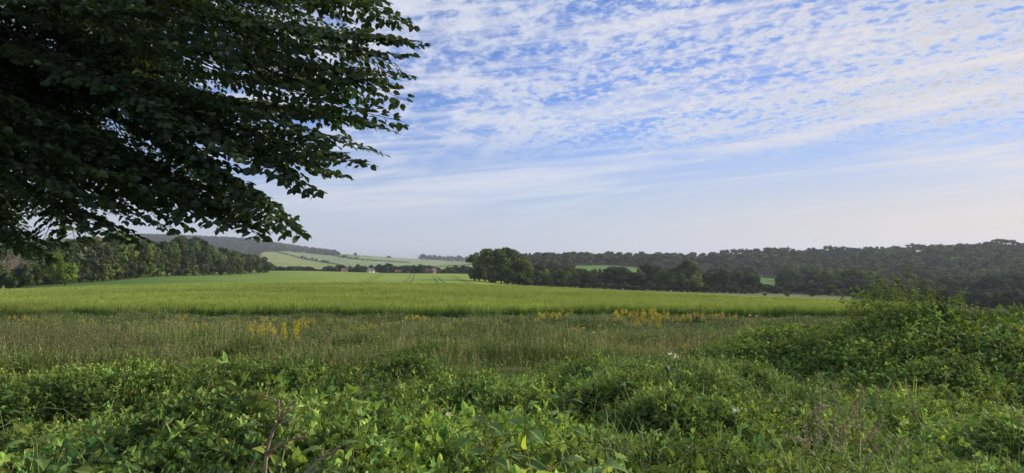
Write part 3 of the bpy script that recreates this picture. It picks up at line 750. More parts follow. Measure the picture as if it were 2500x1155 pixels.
# --- village trees, hill trees and hedges
def village():
    r = np.random.default_rng(31)
    spots = [(662, 650), (672, 655), (684, 650), (698, 653), (712, 650), (726, 650), (736, 650), (752, 660), (768, 658), (782, 657), (800, 658), (822, 647), (834, 646), (848, 650), (862, 652),
             (872, 645), (880, 648), (892, 652), (915, 656), (930, 645), (940, 646), (950, 643), (958, 648), (968, 654), (976, 650), (990, 648), (1000, 652), (1012, 648), (1022, 650), (1036, 658),
             (1030, 645), (1044, 648), (1058, 656), (1070, 653), (1084, 656), (1092, 660), (1100, 652), (1112, 657), (1122, 654), (1130, 660), (1140, 652), (1148, 658), (1160, 650), (940, 655), (1002, 660), (1078, 662), (1098, 655)]
    spots += [(r.uniform(790, 1150), r.uniform(647, 656)) for _ in range(45)] + [(r.uniform(655, 800), r.uniform(650, 657)) for _ in range(12)]
    for k, (p, t) in enumerate(spots):
        d = r.uniform(499, 660)
        x, y, z = at(p, d); row = HOR + (EYE - z) / d * FPX
        H = max(4.0, min(14, (row - t) / FPX * d))
        add_tree(p, d, 0, r.uniform(20, 34), 'far', ['dark', 'grey', 'mid', 'dark'][k % 4], 'dark round tree around the village in the distance', 'trees around the distant village', H=H)
    for p, b, w, h, lab in [(787, 612, 10, 6.5, 'larger of two trees on the skyline of the left ridge'), (798, 613, 7, 4, 'smaller of two trees on the skyline of the left ridge'),
                            (847, 618, 7, 6, 'lone small tree on the skyline above the hill fields'), (868, 623, 9, 8, 'tree at the end of the skyline hedge above the hill fields')]:
        d = hit(p, b + 2, 1300, 3000)
        add_tree(p, d, 0, w, 'far', 'dark', lab, H=h / FPX * d)
    for p, b, w, h in [(840, 631, 16, 8), (855, 633, 8, 5), (870, 634, 9, 6), (886, 636, 7, 4), (738, 631, 8, 7), (746, 633, 7, 6), (762, 635, 8, 7), (772, 637, 8, 6), (790, 642, 14, 7), (800, 643, 9, 6), (950, 631, 12, 6)]:
        d = hit(p, b, 1000, 3000)
        add_tree(p, d, 0, w, 'far', ['dark', 'grey'][int(p) % 2], 'small dark tree standing in a hedge on the hill fields', 'hedge trees on the hill fields', H=h / FPX * d)
    def hedge(pts, label, hpx=2.6):
        b = Bag(); pr = tree_crown(77, n_lobe=8, n_card=60, low=0, card=.28)[0].arr(); pp = []
        for (p0, r0), (p1, r1) in zip(pts, pts[1:]):
            n = max(3, int(abs(p1 - p0) / 2.2))
            for s in np.linspace(0, 1, n, endpoint=False):
                p = p0 + (p1 - p0) * s; d = hit(p, r0 + (r1 - r0) * s, 560, 4000); pp.append((*at(p, d), hpx / FPX * d * r.uniform(.7, 1.4)))
        pp = np.array(pp); n = len(pp)
        place(b, *pr, rotz(r.uniform(0, 6, n)), pp[:, :3], np.stack([pp[:, 3] * 2.2, pp[:, 3] * 2.2, pp[:, 3]], -1), np.tile(np.array(TREE_COLS['dark']), (n, 1)))
        tag(link('hedge', b.mesh('hedge', M_TREE)), label, 'hedge', 'hedges between the distant fields')
    hedge([(665, 614), (700, 622), (745, 634), (800, 643), (830, 647)], 'hedge running down between the olive and grey fields on the hill')
    hedge([(780, 619), (830, 628), (870, 634), (960, 640), (1000, 642)], 'hedge across the middle of the hill fields', 2.2)
    hedge([(800, 614), (850, 619), (900, 623), (950, 627)], 'thin hedge along the skyline above the hill fields', 1.8)
    hedge([(660, 664), (760, 665), (870, 667), (960, 672), (1040, 672), (1150, 668)], 'dark hedge along the far side of the barley field', 3)
    hedge([(1050, 653), (1110, 650), (1160, 646)], 'hedge below the far wood, left of the clump', 2)
    # houses
    def house(p, d, w, h, wall, roof, lab, rz=0.3):
        x, y, z = at(p, d)
        e = bpy.data.objects.new('house', None); COL.objects.link(e); e.location = (x, y, z - .2); e.rotation_euler = (0, 0, rz)
        tag(e, lab, 'house', 'houses of the distant village')
        L = w; D = w * .6
        def box(x0, x1, y0, y1, z0, z1):
            V = [(a, b, c) for a in (x0, x1) for b in (y0, y1) for c in (z0, z1)]
            F = [(0, 1, 3, 2), (4, 6, 7, 5), (0, 4, 5, 1), (2, 3, 7, 6), (0, 2, 6, 4), (1, 5, 7, 3)]
            return V, F
        def mk(nm, VF, m): return link(nm, np_mesh(nm, np.array(VF[0], float), np.array(VF[1]), [m]), e)
        V = [(-L/2, -D/2, 0), (L/2, -D/2, 0), (L/2, D/2, 0), (-L/2, D/2, 0), (-L/2, -D/2, h), (L/2, -D/2, h), (L/2, D/2, h), (-L/2, D/2, h), (-L/2, 0, h + D*.5), (L/2, 0, h + D*.5)]
        F = [(0, 1, 5), (0, 5, 4), (2, 3, 7), (2, 7, 6), (3, 0, 4), (3, 4, 7), (4, 8, 7), (1, 2, 6), (1, 6, 5), (5, 6, 9), (0, 3, 2), (0, 2, 1)]
        mk('wall', (V, F), wall)
        o = .35; k = .55
        V = [(-L/2-o, -D/2-o, h-o+.03), (L/2+o, -D/2-o, h-o+.03), (L/2+o, 0, h+D*.5+.04), (-L/2-o, 0, h+D*.5+.04), (L/2+o, D/2+o, h-o+.03), (-L/2-o, D/2+o, h-o+.03)]
        V += [(a, b, c + .2) for a, b, c in V]
        F = [(0, 3, 2, 1), (3, 5, 4, 2), (6, 7, 8, 9), (9, 8, 10, 11), (0, 1, 7, 6), (4, 5, 11, 10), (1, 2, 8, 7), (2, 4, 10, 8), (3, 0, 6, 9), (5, 3, 9, 11)]
        rf = mk('roof', (V, F), roof)
        c = link('chimney', np_mesh('chimney', np.array(box(L*.28, L*.38, -L*.05, L*.05, h + D*.2, h + D*.75)[0], float), np.array(box(0, 1, 0, 1, 0, 1)[1]), [M_BRICK]), rf)
        for fx in (-.33, 0, .33):
            for fz in (.25, .68):
                if fx == 0 and fz < .5: mk('door', box(-L*.06, L*.06, -D/2-.06, -D/2-.003, .05, h*.5), M_ROOFD)
                else: mk('window', box(fx*L-L*.06, fx*L+L*.06, -D/2-.05, -D/2-.003, h*(fz-.1), h*(fz+.1)), M_GLASS)
    house(841, 515, 4.2, 2.2, M_WALLW, M_ROOFR, 'pale cottage leftmost among the village trees', .5)
    house(902, 512, 4.0, 2.8, M_WALLW, M_ROOFD, 'white gabled house with a dark roof by the tall village tree', 1.2)
    house(909, 514, 3.6, 2.6, M_WALLW, M_ROOFD, 'second white gable just right of the gabled house', 1.2)
    house(1003, 512, 6, 1.6, M_WALLW, M_ROOFD, 'low building with a long grey roof in the village centre', .1)
    house(972, 512, 4.5, 1.8, M_BRICK, M_ROOFR, 'small brown-roofed house half hidden left of the grey roof', .3)
    house(1047, 512, 5.0, 2.6, M_BRICK, M_ROOFR, 'red brick house on the right of the village', .2)
    house(1058, 514, 4.5, 3.0, M_BRICK, M_ROOFD, 'taller red brick house rightmost in the village', 1.1)
    house(956, 640, 5, 6.0, M_WALLW, M_ROOFD, 'pale house between tree tops behind the grey roof', .6)
    for k, p in enumerate((1032, 1040, 1046, 1052)):
        d = hit(p, 636, 1500, 6000); house(p, d, 4 / FPX * d, 1.4 / FPX * d, M_WALLW, M_ROOFR, 'tiny pale farm building in the far fields near the sea', .3 * k)
village()

# ------------------------------------------------------------------ barley
def barley():
    r = np.random.default_rng(3)
    def tuft(kind, nb):
        b = Bag()
        for k in range(nb):
            a = r.uniform(0, 6.28); ox, oy = r.normal(0, .35, 2)
            ln = r.uniform(.78, 1.06); le = r.uniform(.02, .16); wd = r.uniform(.05, .09)
            dx, dy = math.cos(a), math.sin(a); pts = []
            for s in (0, .45, .8, 1.0):
                q = le * s * s * 2.2; pts.append((ox + dx * q, oy + dy * q, ln * (s - .25 * le * s * s * 3)))
            w = [wd * .5, wd * .55, wd * .4, 0]
            nx, ny = -math.sin(a + .7), math.cos(a + .7)
            V = []; C = []
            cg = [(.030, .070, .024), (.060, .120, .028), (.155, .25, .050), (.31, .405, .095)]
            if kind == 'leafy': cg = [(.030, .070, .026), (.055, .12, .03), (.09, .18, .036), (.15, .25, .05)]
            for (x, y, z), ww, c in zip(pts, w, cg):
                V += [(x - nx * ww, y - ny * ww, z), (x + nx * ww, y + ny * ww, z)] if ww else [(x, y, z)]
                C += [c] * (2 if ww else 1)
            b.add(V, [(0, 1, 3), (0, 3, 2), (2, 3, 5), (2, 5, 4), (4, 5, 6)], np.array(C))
            if kind == 'ear':      # awned ear
                x, y, z = pts[-1]; t = (.34, .43, .11)
                for q in range(3):
                    aa = a + r.normal(0, .6); b.add([(x, y, z - .14), (x + nx * .05, y + ny * .05, z - .06), (x + math.cos(aa) * .07, y + math.sin(aa) * .07, z + r.uniform(.05, .12))], [(0, 1, 2)], t)
        return b.arr()
    T = [tuft('ear', 10) for _ in range(4)] + [tuft('leafy', 9) for _ in range(3)]
    bag = Field()
    def zone(y0, y1, n, sxy):
        y = np.sqrt(r.uniform(y0 ** 2, y1 ** 2, n)); x = y * r.uniform(float(px_t(-120)), float(px_t(2260)), n)
        front = 28.2 + .5 * np.sin(x * .35) + fbm(x * .8, x * 0, 4) * 1.2 + .10 * np.maximum(x, 0)
        k = y > front; x, y, fr = x[k], y[k], front[k]; n = len(x)
        kind = r.integers(0, 4, n); kind[(r.random(n) < np.where(y < fr + 1.2, .65, .12))] += 3
        g = ground(x, y); H = CROP_H * (.86 + .28 * fbm(x * .5, y * .5, 6)) * r.uniform(.9, 1.1, n)
        ln = np.stack([r.normal(.10, .06, n), r.normal(-.03, .06, n), np.ones(n)], -1)
        tn = tints(n, .09, .05, r) * (1 + .6 * (fbm(x * .13 + y * .03, y * .3, 12) - .5))[:, None]
        for q in range(7):
            m = kind == q
            bag.place(T[q], lean(rotz(r.uniform(0, 6.28, m.sum())), ln[m]), np.stack([x[m], y[m], g[m]], -1), np.stack([np.full(m.sum(), sxy), np.full(m.sum(), sxy), H[m]], -1), tn[m])
    zone(28, 34, 16000, .17); zone(34, 48, 20000, .24); zone(48, 72, 22000, .34); zone(72, 108, 24000, .5)
    tag(bag.build('barley', M_CROPI), 'ripening yellow-green barley field sweeping to the crest', 'crop', kind='stuff')
barley()

def P3(px, py, d): return np.array([float(px_t(px)) * d, d, EYE - (py - HOR) / FPX * d])
# ------------------------------------------------------------------ meadow strip
def in_view(r, y0, y1, n, p0=-160, p1=2660):
    y = np.sqrt(r.uniform(y0 ** 2, y1 ** 2, n)); return y * r.uniform(float(px_t(p0)), float(px_t(p1)), n), y
def mound(x, y):
    """height of the bramble bank on the right above the ground"""
    e = ((x - 7.6) / 5.2) ** 2 + ((y - 9.6) / 3.4) ** 2
    m = 1.03 * np.clip(1 - e, 0, 1) ** .40
    m = m + .22 * np.exp(-(((x - 5.25) / .55) ** 2 + ((y - 9.3) / .7) ** 2))
    e2 = ((x - 11.5) / 5.0) ** 2 + ((y - 10.5) / 4.0) ** 2
    return np.maximum(m, 1.28 * np.clip(1 - e2, 0, 1) ** .45)
def under(x, y):
    """height of the undergrowth canopy above the ground"""
    d = np.hypot(x * .55, y)
    h = np.interp(d, [0, 1.0, 1.9, 2.5, 3.1, 3.7, 4.6, 6.2, 8.0, 9.6, 11.5], [.2, .38, .74, .84, .84, .62, .56, .60, .52, .28, .10])
    lump = (fbm(x / 1.15 + 3, y / .9, 41, 3) - .5) * 1.35 + (fbm(x / .30, y / .30, 42, 2) - .5) * .34
    lump = lump * (1 - .35 * (1 - sstep(y, 2.8, 4.2))) * (1 - .3 * sstep(y, 5.5, 8))
    h = h + lump * np.clip(h, .2, 1)
    right = sstep(x / np.maximum(y, .5), .30, .5) * sstep(y, 2.2, 3.4) * (1 - sstep(y, 6.2, 7.6))
    h = h * (1 - .28 * right)
    left = sstep(-x / np.maximum(y, .5), .38, .6) * (1 - sstep(y, 4, 6))
    h = h * (1 - .10 * left)
    return np.maximum(h, mound(x, y) * (1 + .55 * (fbm(x / 1.0, y / .8, 44, 3) - .5)))

def meadow():
    r = np.random.default_rng(13)
    def grass(nb, cols, seed_head=None, w=.012, curve=.3, tall=1.0):
        b = Bag()
        for k in range(nb):
            a = r.uniform(0, 6.28); o = r.normal(0, .07, 2); ln = r.uniform(.55, 1.0) * tall; le = r.uniform(.3, 1.0) * curve
            c = np.array(cols[r.integers(0, len(cols))]); dx, dy = math.cos(a), math.sin(a); nx, ny = -dy, dx
            V = []; C = []
            for s, ww in ((0, w), (.5, w * .9), (.82, w * .6), (1, 0)):
                q = le * s * s; p = (o[0] + dx * q, o[1] + dy * q, ln * (s - .28 * le * s ** 3))
                V += [(p[0] - nx * ww / 2, p[1] - ny * ww / 2, p[2]), (p[0] + nx * ww / 2, p[1] + ny * ww / 2, p[2])] if ww else [p]
                C += [c * (.75 + .35 * s)] * (2 if ww else 1)
            b.add(V, [(0, 1, 3), (0, 3, 2), (2, 3, 5), (2, 5, 4), (4, 5, 6)], np.array(C))
        if seed_head:
            for k in range(seed_head[0]):
                a = r.uniform(0, 6.28); o = r.normal(0, .07, 2); ln = r.uniform(.85, 1.15); q = r.uniform(.03, .16)
                top = np.array([o[0] + math.cos(a) * q, o[1] + math.sin(a) * q, ln])
                b.add([(o[0] - .003, o[1], 0), (o[0] + .003, o[1], 0), top], [(0, 1, 2)], np.array(seed_head[1]) * .8)
                for m in range(seed_head[2]):
                    z = ln - m * .026; rr = .010 + .03 * (m / seed_head[2]) * seed_head[3]; aa = r.uniform(0, 6.28)
                    p = np.array([top[0] * (z / ln), top[1] * (z / ln), z]); e = p + np.array([math.cos(aa) * rr, math.sin(aa) * rr, r.uniform(-.005, .03)])
                    b.add([p, e + (0, 0, -.012), e + (0, 0, .016)], [(0, 1, 2)], np.array(seed_head[1]) * r.uniform(.7, 1.3))
        return b.arr()
    G1 = [(.11, .165, .038), (.15, .20, .055), (.09, .14, .034)]; G2 = [(.12, .17, .045), (.16, .18, .06), (.10, .16, .04)]
    def forb():
        b = Bag(); LV, LF = leaf(.10, .045, prof=((0, 0), (.4, 1), (1, 0)))
        for k in range(4):
            o = r.normal(0, .06, 2); H = r.uniform(.6, 1.0); tube(b, [(o[0], o[1], 0), (o[0] * 1.3, o[1] * 1.4, H)], [.006, .003], (.07, .10, .03), 3)
            n = 14; z = r.uniform(.2, 1, n) * H; a = r.uniform(0, 6.28, n)
            D = np.stack([np.cos(a), np.sin(a), r.uniform(-.1, .9, n)], -1)
            place(b, LV, LF, (.12, .17, .05), frames(D, np.tile([0, 0, 1.0], (n, 1))), np.stack([o[0] * (1 + .3 * z), o[1] * (1 + .4 * z), z], -1), r.uniform(.5, 1.1, n), tints(n, .2, .1, r))
        return b.arr()
    T = [grass(16, G1) for _ in range(3)] + [grass(10, G2, (2, (.20, .20, .08), 7, .6)) for _ in range(2)] + [grass(8, G2, (3, (.20, .18, .11), 8, 1.0)) for _ in range(2)] + \
        [grass(9, G1, (4, (.28, .25, .15), 10, .3)) for _ in range(2)] + [forb() for _ in range(3)]
    bag = Field()
    for y0, y1, n, sc_ in ((6.6, 12, 24000, 1.0), (12, 19, 24000, 1.15), (19, 30, 24000, 1.4)):
        x, y = in_view(r, y0, y1, n)
        patch = fbm(x * .22, y * .22, 51); fr = fbm(x * .16 + 9, y * .3, 52)
        keep = (mound(x, y) < .25) & (under(x, y) < .62); x, y, patch, fr = x[keep], y[keep], patch[keep], fr[keep]; n = len(x)
        u = r.random(n) + (patch - .5) * 1.0 - .06
        kind = np.where(u < .54, r.integers(0, 3, n), np.where(u < .80, r.integers(9, 12, n), np.where(u < .97, r.integers(3, 5, n), r.integers(5, 7, n))))
        kind[(r.random(n) < .06)] = 7
        H = np.interp(y, [7, 9, 12, 20, 27, 30], [.44, .52, .56, .48, .42, .34]) * (.45 + 1.1 * fbm(x * .9, y * .9, 57)) * (.75 + .5 * fr) * r.uniform(.75, 1.2, n)
        H = H * np.where((y > 20) & (kind >= 9), 1.25, 1)
        ln = np.stack([r.normal(.03, .13, n), r.normal(0, .10, n), np.ones(n)], -1); tn = tints(n, .25, .09, r) * (.70 + .9 * fbm(x * .6, y * .9, 58))[:, None]
        g = ground(x, y)
        for q in range(12):
            m = kind == q; s = np.full(m.sum(), sc_)
            bag.place(T[q], lean(rotz(r.uniform(0, 6.28, m.sum())), ln[m]), np.stack([x[m], y[m], g[m]], -1), np.stack([s, s, H[m]], -1), tn[m])
    # taller pale grasses on the far left
    x, y = in_view(r, 9, 15, 2400, -200, 420); q = r.random(len(x)) < np.clip((420 - (1250 + x / y * FPX)) / 420, 0, 1); x, y = x[q], y[q]; n = len(x)
    bag.place(grass(8, [(.11, .17, .06), (.10, .15, .05)], (2, (.18, .19, .10), 12, .5), curve=.5), lean(rotz(r.uniform(0, 6.28, n)), np.stack([r.normal(.25, .1, n), r.normal(0, .1, n), np.ones(n)], -1)),
          np.stack([x, y, ground(x, y)], -1), r.uniform(.55, .95, n), tints(n, .15, .05, r))
    tag(bag.build('meadow_grass', M_LEAFI), 'rough strip of tall grasses and weeds between brambles and barley', 'grass', kind='stuff')
    # yellow-flowered plants
    def yellow(k):
        rr = np.random.default_rng(600 + k); st = Bag(); fl = Bag(); LV, LF = leaf(.07, .02, prof=((0, 0), (.4, 1), (1, 0)))
        for s in range(7 + 2 * (k % 3)):
            o = rr.normal(0, .11, 2); H = rr.uniform(.72, 1.0); tip = np.array([o[0] * 1.5, o[1] * 1.5, H])
            tube(st, [(o[0] * .4, o[1] * .4, 0), (o[0], o[1], H * .5), tip], [.005, .004, .002], (.10, .13, .03), 3)
            n = 12; z = rr.uniform(.15, .75, n) * H; a = rr.uniform(0, 6.28, n)
            place(st, LV, LF, (.08, .13, .03), frames(np.stack([np.cos(a), np.sin(a), rr.uniform(0, .8, n)], -1), np.tile([0, 0, 1.0], (n, 1))), np.stack([o[0] * (.4 + z), o[1] * (.4 + z), z], -1), rr.uniform(.6, 1, n))
            n = 80; a = rr.uniform(0, 6.28, n); zz = rr.uniform(0, .20, n); rad = (.035 - .10 * zz) * rr.uniform(.2, 1, n) + .006
            P = tip + np.stack([np.cos(a) * rad, np.sin(a) * rad, zz - .16], -1)
            V = P[:, None] + rr.normal(0, .010, (n, 3, 3)); F = np.arange(n * 3).reshape(n, 3)
            c = np.array((.60, .52, .07)) * rr.uniform(.75, 1.1, (n, 1, 1)); fl.add(V.reshape(-1, 3), F, np.broadcast_to(c, (n, 3, 3)).reshape(-1, 3))
        return st.mesh('stem', M_LEAF), fl.mesh('flower_head', M_LEAF)
    prot = [yellow(k) for k in range(5)]
    spots = [(680, 800, 1.3, 12), (660, 796, 1.0, 14), (530, 800, 1.0, 19), (545, 797, .9, 18), (560, 802, .9, 20), (520, 804, .8, 17), (385, 806, .9, 18), (480, 795, .9, 20), (278, 818, .8, 15), (283, 836, .7, 13),
             (715, 790, .8, 22), (740, 788, .8, 23), (770, 790, .8, 23), (120, 800, .7, 18), (170, 798, .7, 20), (930, 796, .8, 21), (980, 795, .9, 21), (1010, 776, 1.0, 25), (1120, 792, .8, 22),
             (1350, 763, 1.3, 26), (1360, 768, 1.1, 26), (1340, 770, 1.0, 25), (1520, 762, 1.1, 26), (1535, 770, 1.2, 25), (1538, 785, 1.0, 22), (1555, 780, 1.2, 23), (1568, 768, 1.2, 26), (1585, 760, 1.2, 26),
             (1598, 762, 1.2, 26), (1608, 770, 1.1, 25), (1580, 790, 1.0, 20), (1692, 772, .9, 24), (1700, 768, .9, 25), (1755, 765, 1.0, 25), (1770, 770, .9, 24), (1435, 797, .8, 21), (1260, 772, .8, 25),
             (460, 808, .7, 18), (200, 806, .6, 19), (640, 792, .8, 21), (1632, 775, .9, 24), (1660, 778, .8, 24)]
    for k in range(26): spots.append((float(r.uniform(60, 1780)), float(r.uniform(772, 812)), float(r.uniform(.5, .9)), 0))
    spots = [(p, t, s, d if d else float(np.interp(t, [765, 812], [26, 17]))) for p, t, s, d in spots]
    for k, (p, t, s, d) in enumerate(spots):
        x, y, z = at(p, d); H = max(.4, (EYE - (t - HOR) / FPX * d) - z)
        e = bpy.data.objects.new('yellow_wildflower', None); COL.objects.link(e); e.location = (x, y, z); e.rotation_euler = (0, 0, float(r.uniform(0, 6.28)))
        H += .10; w = s * (.8 + d / 34); e.scale = (w, w, H)
        lab = {0: 'brightest and tallest yellow wildflower standing nearest in the grass on the left', 19: 'dense yellow wildflower against the barley edge in the middle'}.get(k)
        if not lab: lab = 'yellow-flowered plant on the left half of the grass strip' if p < 900 else 'yellow-flowered plant on the right half of the grass strip'
        tag(e, lab, 'wildflower', 'yellow wildflowers in the left of the strip' if p < 900 else 'yellow wildflowers in the right of the strip')
        a, b = prot[k % 5]; link('stem', a, e); link('flower_head', b, e)
meadow()

def small_flowers():
    r = np.random.default_rng(91)
    def bloom(kind):
        st = Bag(); fl = Bag(); tube(st, [(0, 0, -.6), (.01, 0, -.2), (0, .01, 0)], [.0035, .0026, .002], (.26, .30, .12), 4)
        for k in range(16 if kind == 'white' else 70):
            a = r.uniform(0, 6.28)
            if kind == 'white':
                rad = r.uniform(.004, .035); c = (.78, .78, .72); p = np.array([math.cos(a) * rad, math.sin(a) * rad, r.uniform(-.004, .010)]); sz = .009
            else:
                z = -r.uniform(0, .20); rad = (.006 - z * .13) * r.uniform(.3, 1); c = (.30, .26, .18) if kind == 'seed' else (.36, .34, .16); p = np.array([math.cos(a) * rad, math.sin(a) * rad, z]); sz = .006
            v = p + r.normal(0, sz, (3, 3)); fl.add(v, [(0, 1, 2)], np.array(c) * r.uniform(.75, 1.15))
        return st.mesh('stem', M_LEAF), fl.mesh('flower_head', M_LEAF)
    W = [bloom('white') for _ in range(3)]; S = [bloom('seed') for _ in range(4)]; Yl = [bloom('pale') for _ in range(3)]
    def put(px, py, d, pr, name, lab, cat, group, sc_=1.0, tilt=0.0):
        p = P3(px, py, d); e = bpy.data.objects.new(name, None); COL.objects.link(e); e.location = p; e.scale = (sc_,) * 3; e.rotation_euler = (tilt, tilt * .6, float(r.uniform(0, 6.28)))
        tag(e, lab, cat, group); link('stem', pr[0], e); link('flower_head', pr[1], e)
    for k, (x, y, d) in enumerate([(1632, 864, 6.4), (1650, 868, 6.3), (1648, 872, 6.2), (1463, 795, 17), (1500, 792, 18), (1450, 811, 14), (1425, 800, 16), (1830, 770, 12), (1846, 772, 12), (1790, 1000, 3.6), (1520, 938, 4.8), (1100, 1010, 3.2)]):
        put(x, y, d, W[k % 3], 'white_flower', 'cluster of small white blooms among the green leaves' if d < 10 else 'white flower head in the dry grass strip', 'flower', 'white blooms in the leaves' if d < 10 else 'white flowers in the grass strip', min(1.0, .5 + d * .05))
    for k in range(18):
        x = r.uniform(1900, 2240); y = r.uniform(930, 1070); d = float(np.interp(y, [930, 1070], [4.4, 2.9]))
        put(x, y, d, S[k % 4], 'seed_head', 'pinkish-brown feathery grass head leaning out of the brambles on the right', 'grass stalk', 'seed heads of grass on the right', r.uniform(.7, 1.2), r.normal(.25, .3))
    for k, (x, y, d) in enumerate([(1584, 808, 11), (1580, 820, 10.5), (1590, 830, 10), (1630, 824, 10.2), (1638, 834, 10), (1600, 836, 9.8), (1122, 850, 9.2), (1130, 846, 9.4), (1160, 846, 9.4), (1548, 890, 6.2), (2070, 1010, 3.0), (2055, 1030, 2.9)]):
        put(x, y, d, Yl[k % 3], 'seed_head', 'pale yellow upright grass spike', 'grass stalk', 'pale grass spikes', r.uniform(.8, 1.1), r.normal(0, .1))
small_flowers()

# ------------------------------------------------------------------ undergrowth and brambles
PR_OV = ((0, 0), (.12, .62), (.40, 1), (.72, .66), (1, 0)); PR_HEART = ((.06, 0), (0.02, .75), (.22, 1), (.60, .66), (1, 0)); PR_LAN = ((0, 0), (.35, 1), (.7, .6), (1, 0)); PR_S = ((0, 0), (.4, 1), (1, 0))
def shoot(r, kind, nl=9, hi=True):
    """one leafy shoot growing along +z, about 1 unit = its length"""
    b = Bag(); n = 6; bend = r.uniform(.1, .5); a0 = r.uniform(0, 6.28)
    s = np.linspace(0, 1, n); pts = np.stack([bend * s ** 2 * math.cos(a0) + r.normal(0, .02, n), bend * s ** 2 * math.sin(a0) + r.normal(0, .02, n), s * (1 - .3 * bend * s)], -1)
    sc_ = {'heart': (.16, .20, .05), 'bramble': (.12, .11, .05), 'lance': (.12, .17, .05), 'fine': (.13, .18, .05)}[kind]
    tube(b, pts, np.linspace(.010, .004, n) * (1 if kind != 'bramble' else 1.4), sc_, 3)
    for k in range(nl):
        f = .12 + .88 * (k + r.uniform(-.2, .2)) / (nl - 1); f = min(max(f, .05), 1)
        p = np.array([np.interp(f, s, pts[:, q]) for q in range(3)])
        az = k * 2.4 + r.normal(0, .4); el = r.uniform(-.1, .9) if f < .95 else 1.4
        D = np.array([math.cos(az) * math.cos(el), math.sin(az) * math.cos(el), math.sin(el)])
        up = unit(np.array([0, 0, 1.0]) * .8 + r.normal(0, .45, 3))
        c = {'heart': (.118, .172, .048), 'bramble': (.072, .112, .036), 'lance': (.112, .165, .050), 'fine': (.112, .155, .054)}[kind]
        young = 1 + .35 * f; c = np.array(c) * np.array([young, young, 1]) * np.exp(r.normal(0, .16))
        if kind == 'heart':
            q = p + D * .10; tube(b, [p, q], [.005, .004], sc_, 3); L = r.uniform(.20, .34) * (1.15 - .5 * f)
            V, F = leaf(L, L * .82, r.uniform(.1, .7), r.uniform(.1, .5), PR_HEART if hi else PR_LAN); place(b, V, F, c, frames(D[None], up[None]), q[None], np.ones(1))
        elif kind == 'bramble':
            q = p + D * .12; tube(b, [p, q], [.006, .005], sc_, 3); L = r.uniform(.17, .26) * (1.1 - .45 * f)
            for w_, tw in ((0, 1.1), (1.15, .9), (-1.15, .9)):
                side = np.cross(up, D); D2 = unit(D * math.cos(w_) + unit(side) * math.sin(w_) + np.array([0, 0, -.12]))
                V, F = leaf(L * tw, L * tw * .66, r.uniform(.15, .5), r.uniform(.1, .35), PR_OV if hi else PR_S); place(b, V, F, c, frames(D2[None], up[None]), q[None], np.ones(1))
        elif kind == 'lance':
            for sg in (-1, 1):
                D2 = D * np.array([sg, sg, 1]); L = r.uniform(.20, .34) * (1.1 - .4 * f)
                V, F = leaf(L, L * .30, .3, r.uniform(0, .7), PR_LAN if hi else PR_S); place(b, V, F, c, frames(D2[None], up[None]), p[None], np.ones(1))
        else:
            for m in range(4):
                D2 = unit(D + r.normal(0, .5, 3)); L = r.uniform(.10, .17)
                V, F = leaf(L, L * .55, .3, .2, PR_S); place(b, V, F, c * np.exp(r.normal(0, .12)), frames(D2[None], unit(up + r.normal(0, .4, 3))[None]), (p + r.normal(0, .03, 3))[None], np.ones(1))
    return b.arr()
def surf_normal(x, y, f):
    e = .08; gx = (f(x + e, y) - f(x - e, y)) / (2 * e); gy = (f(x, y + e) - f(x, y - e)) / (2 * e)
    return unit(np.stack([-gx, -gy, np.ones_like(gx)], -1))
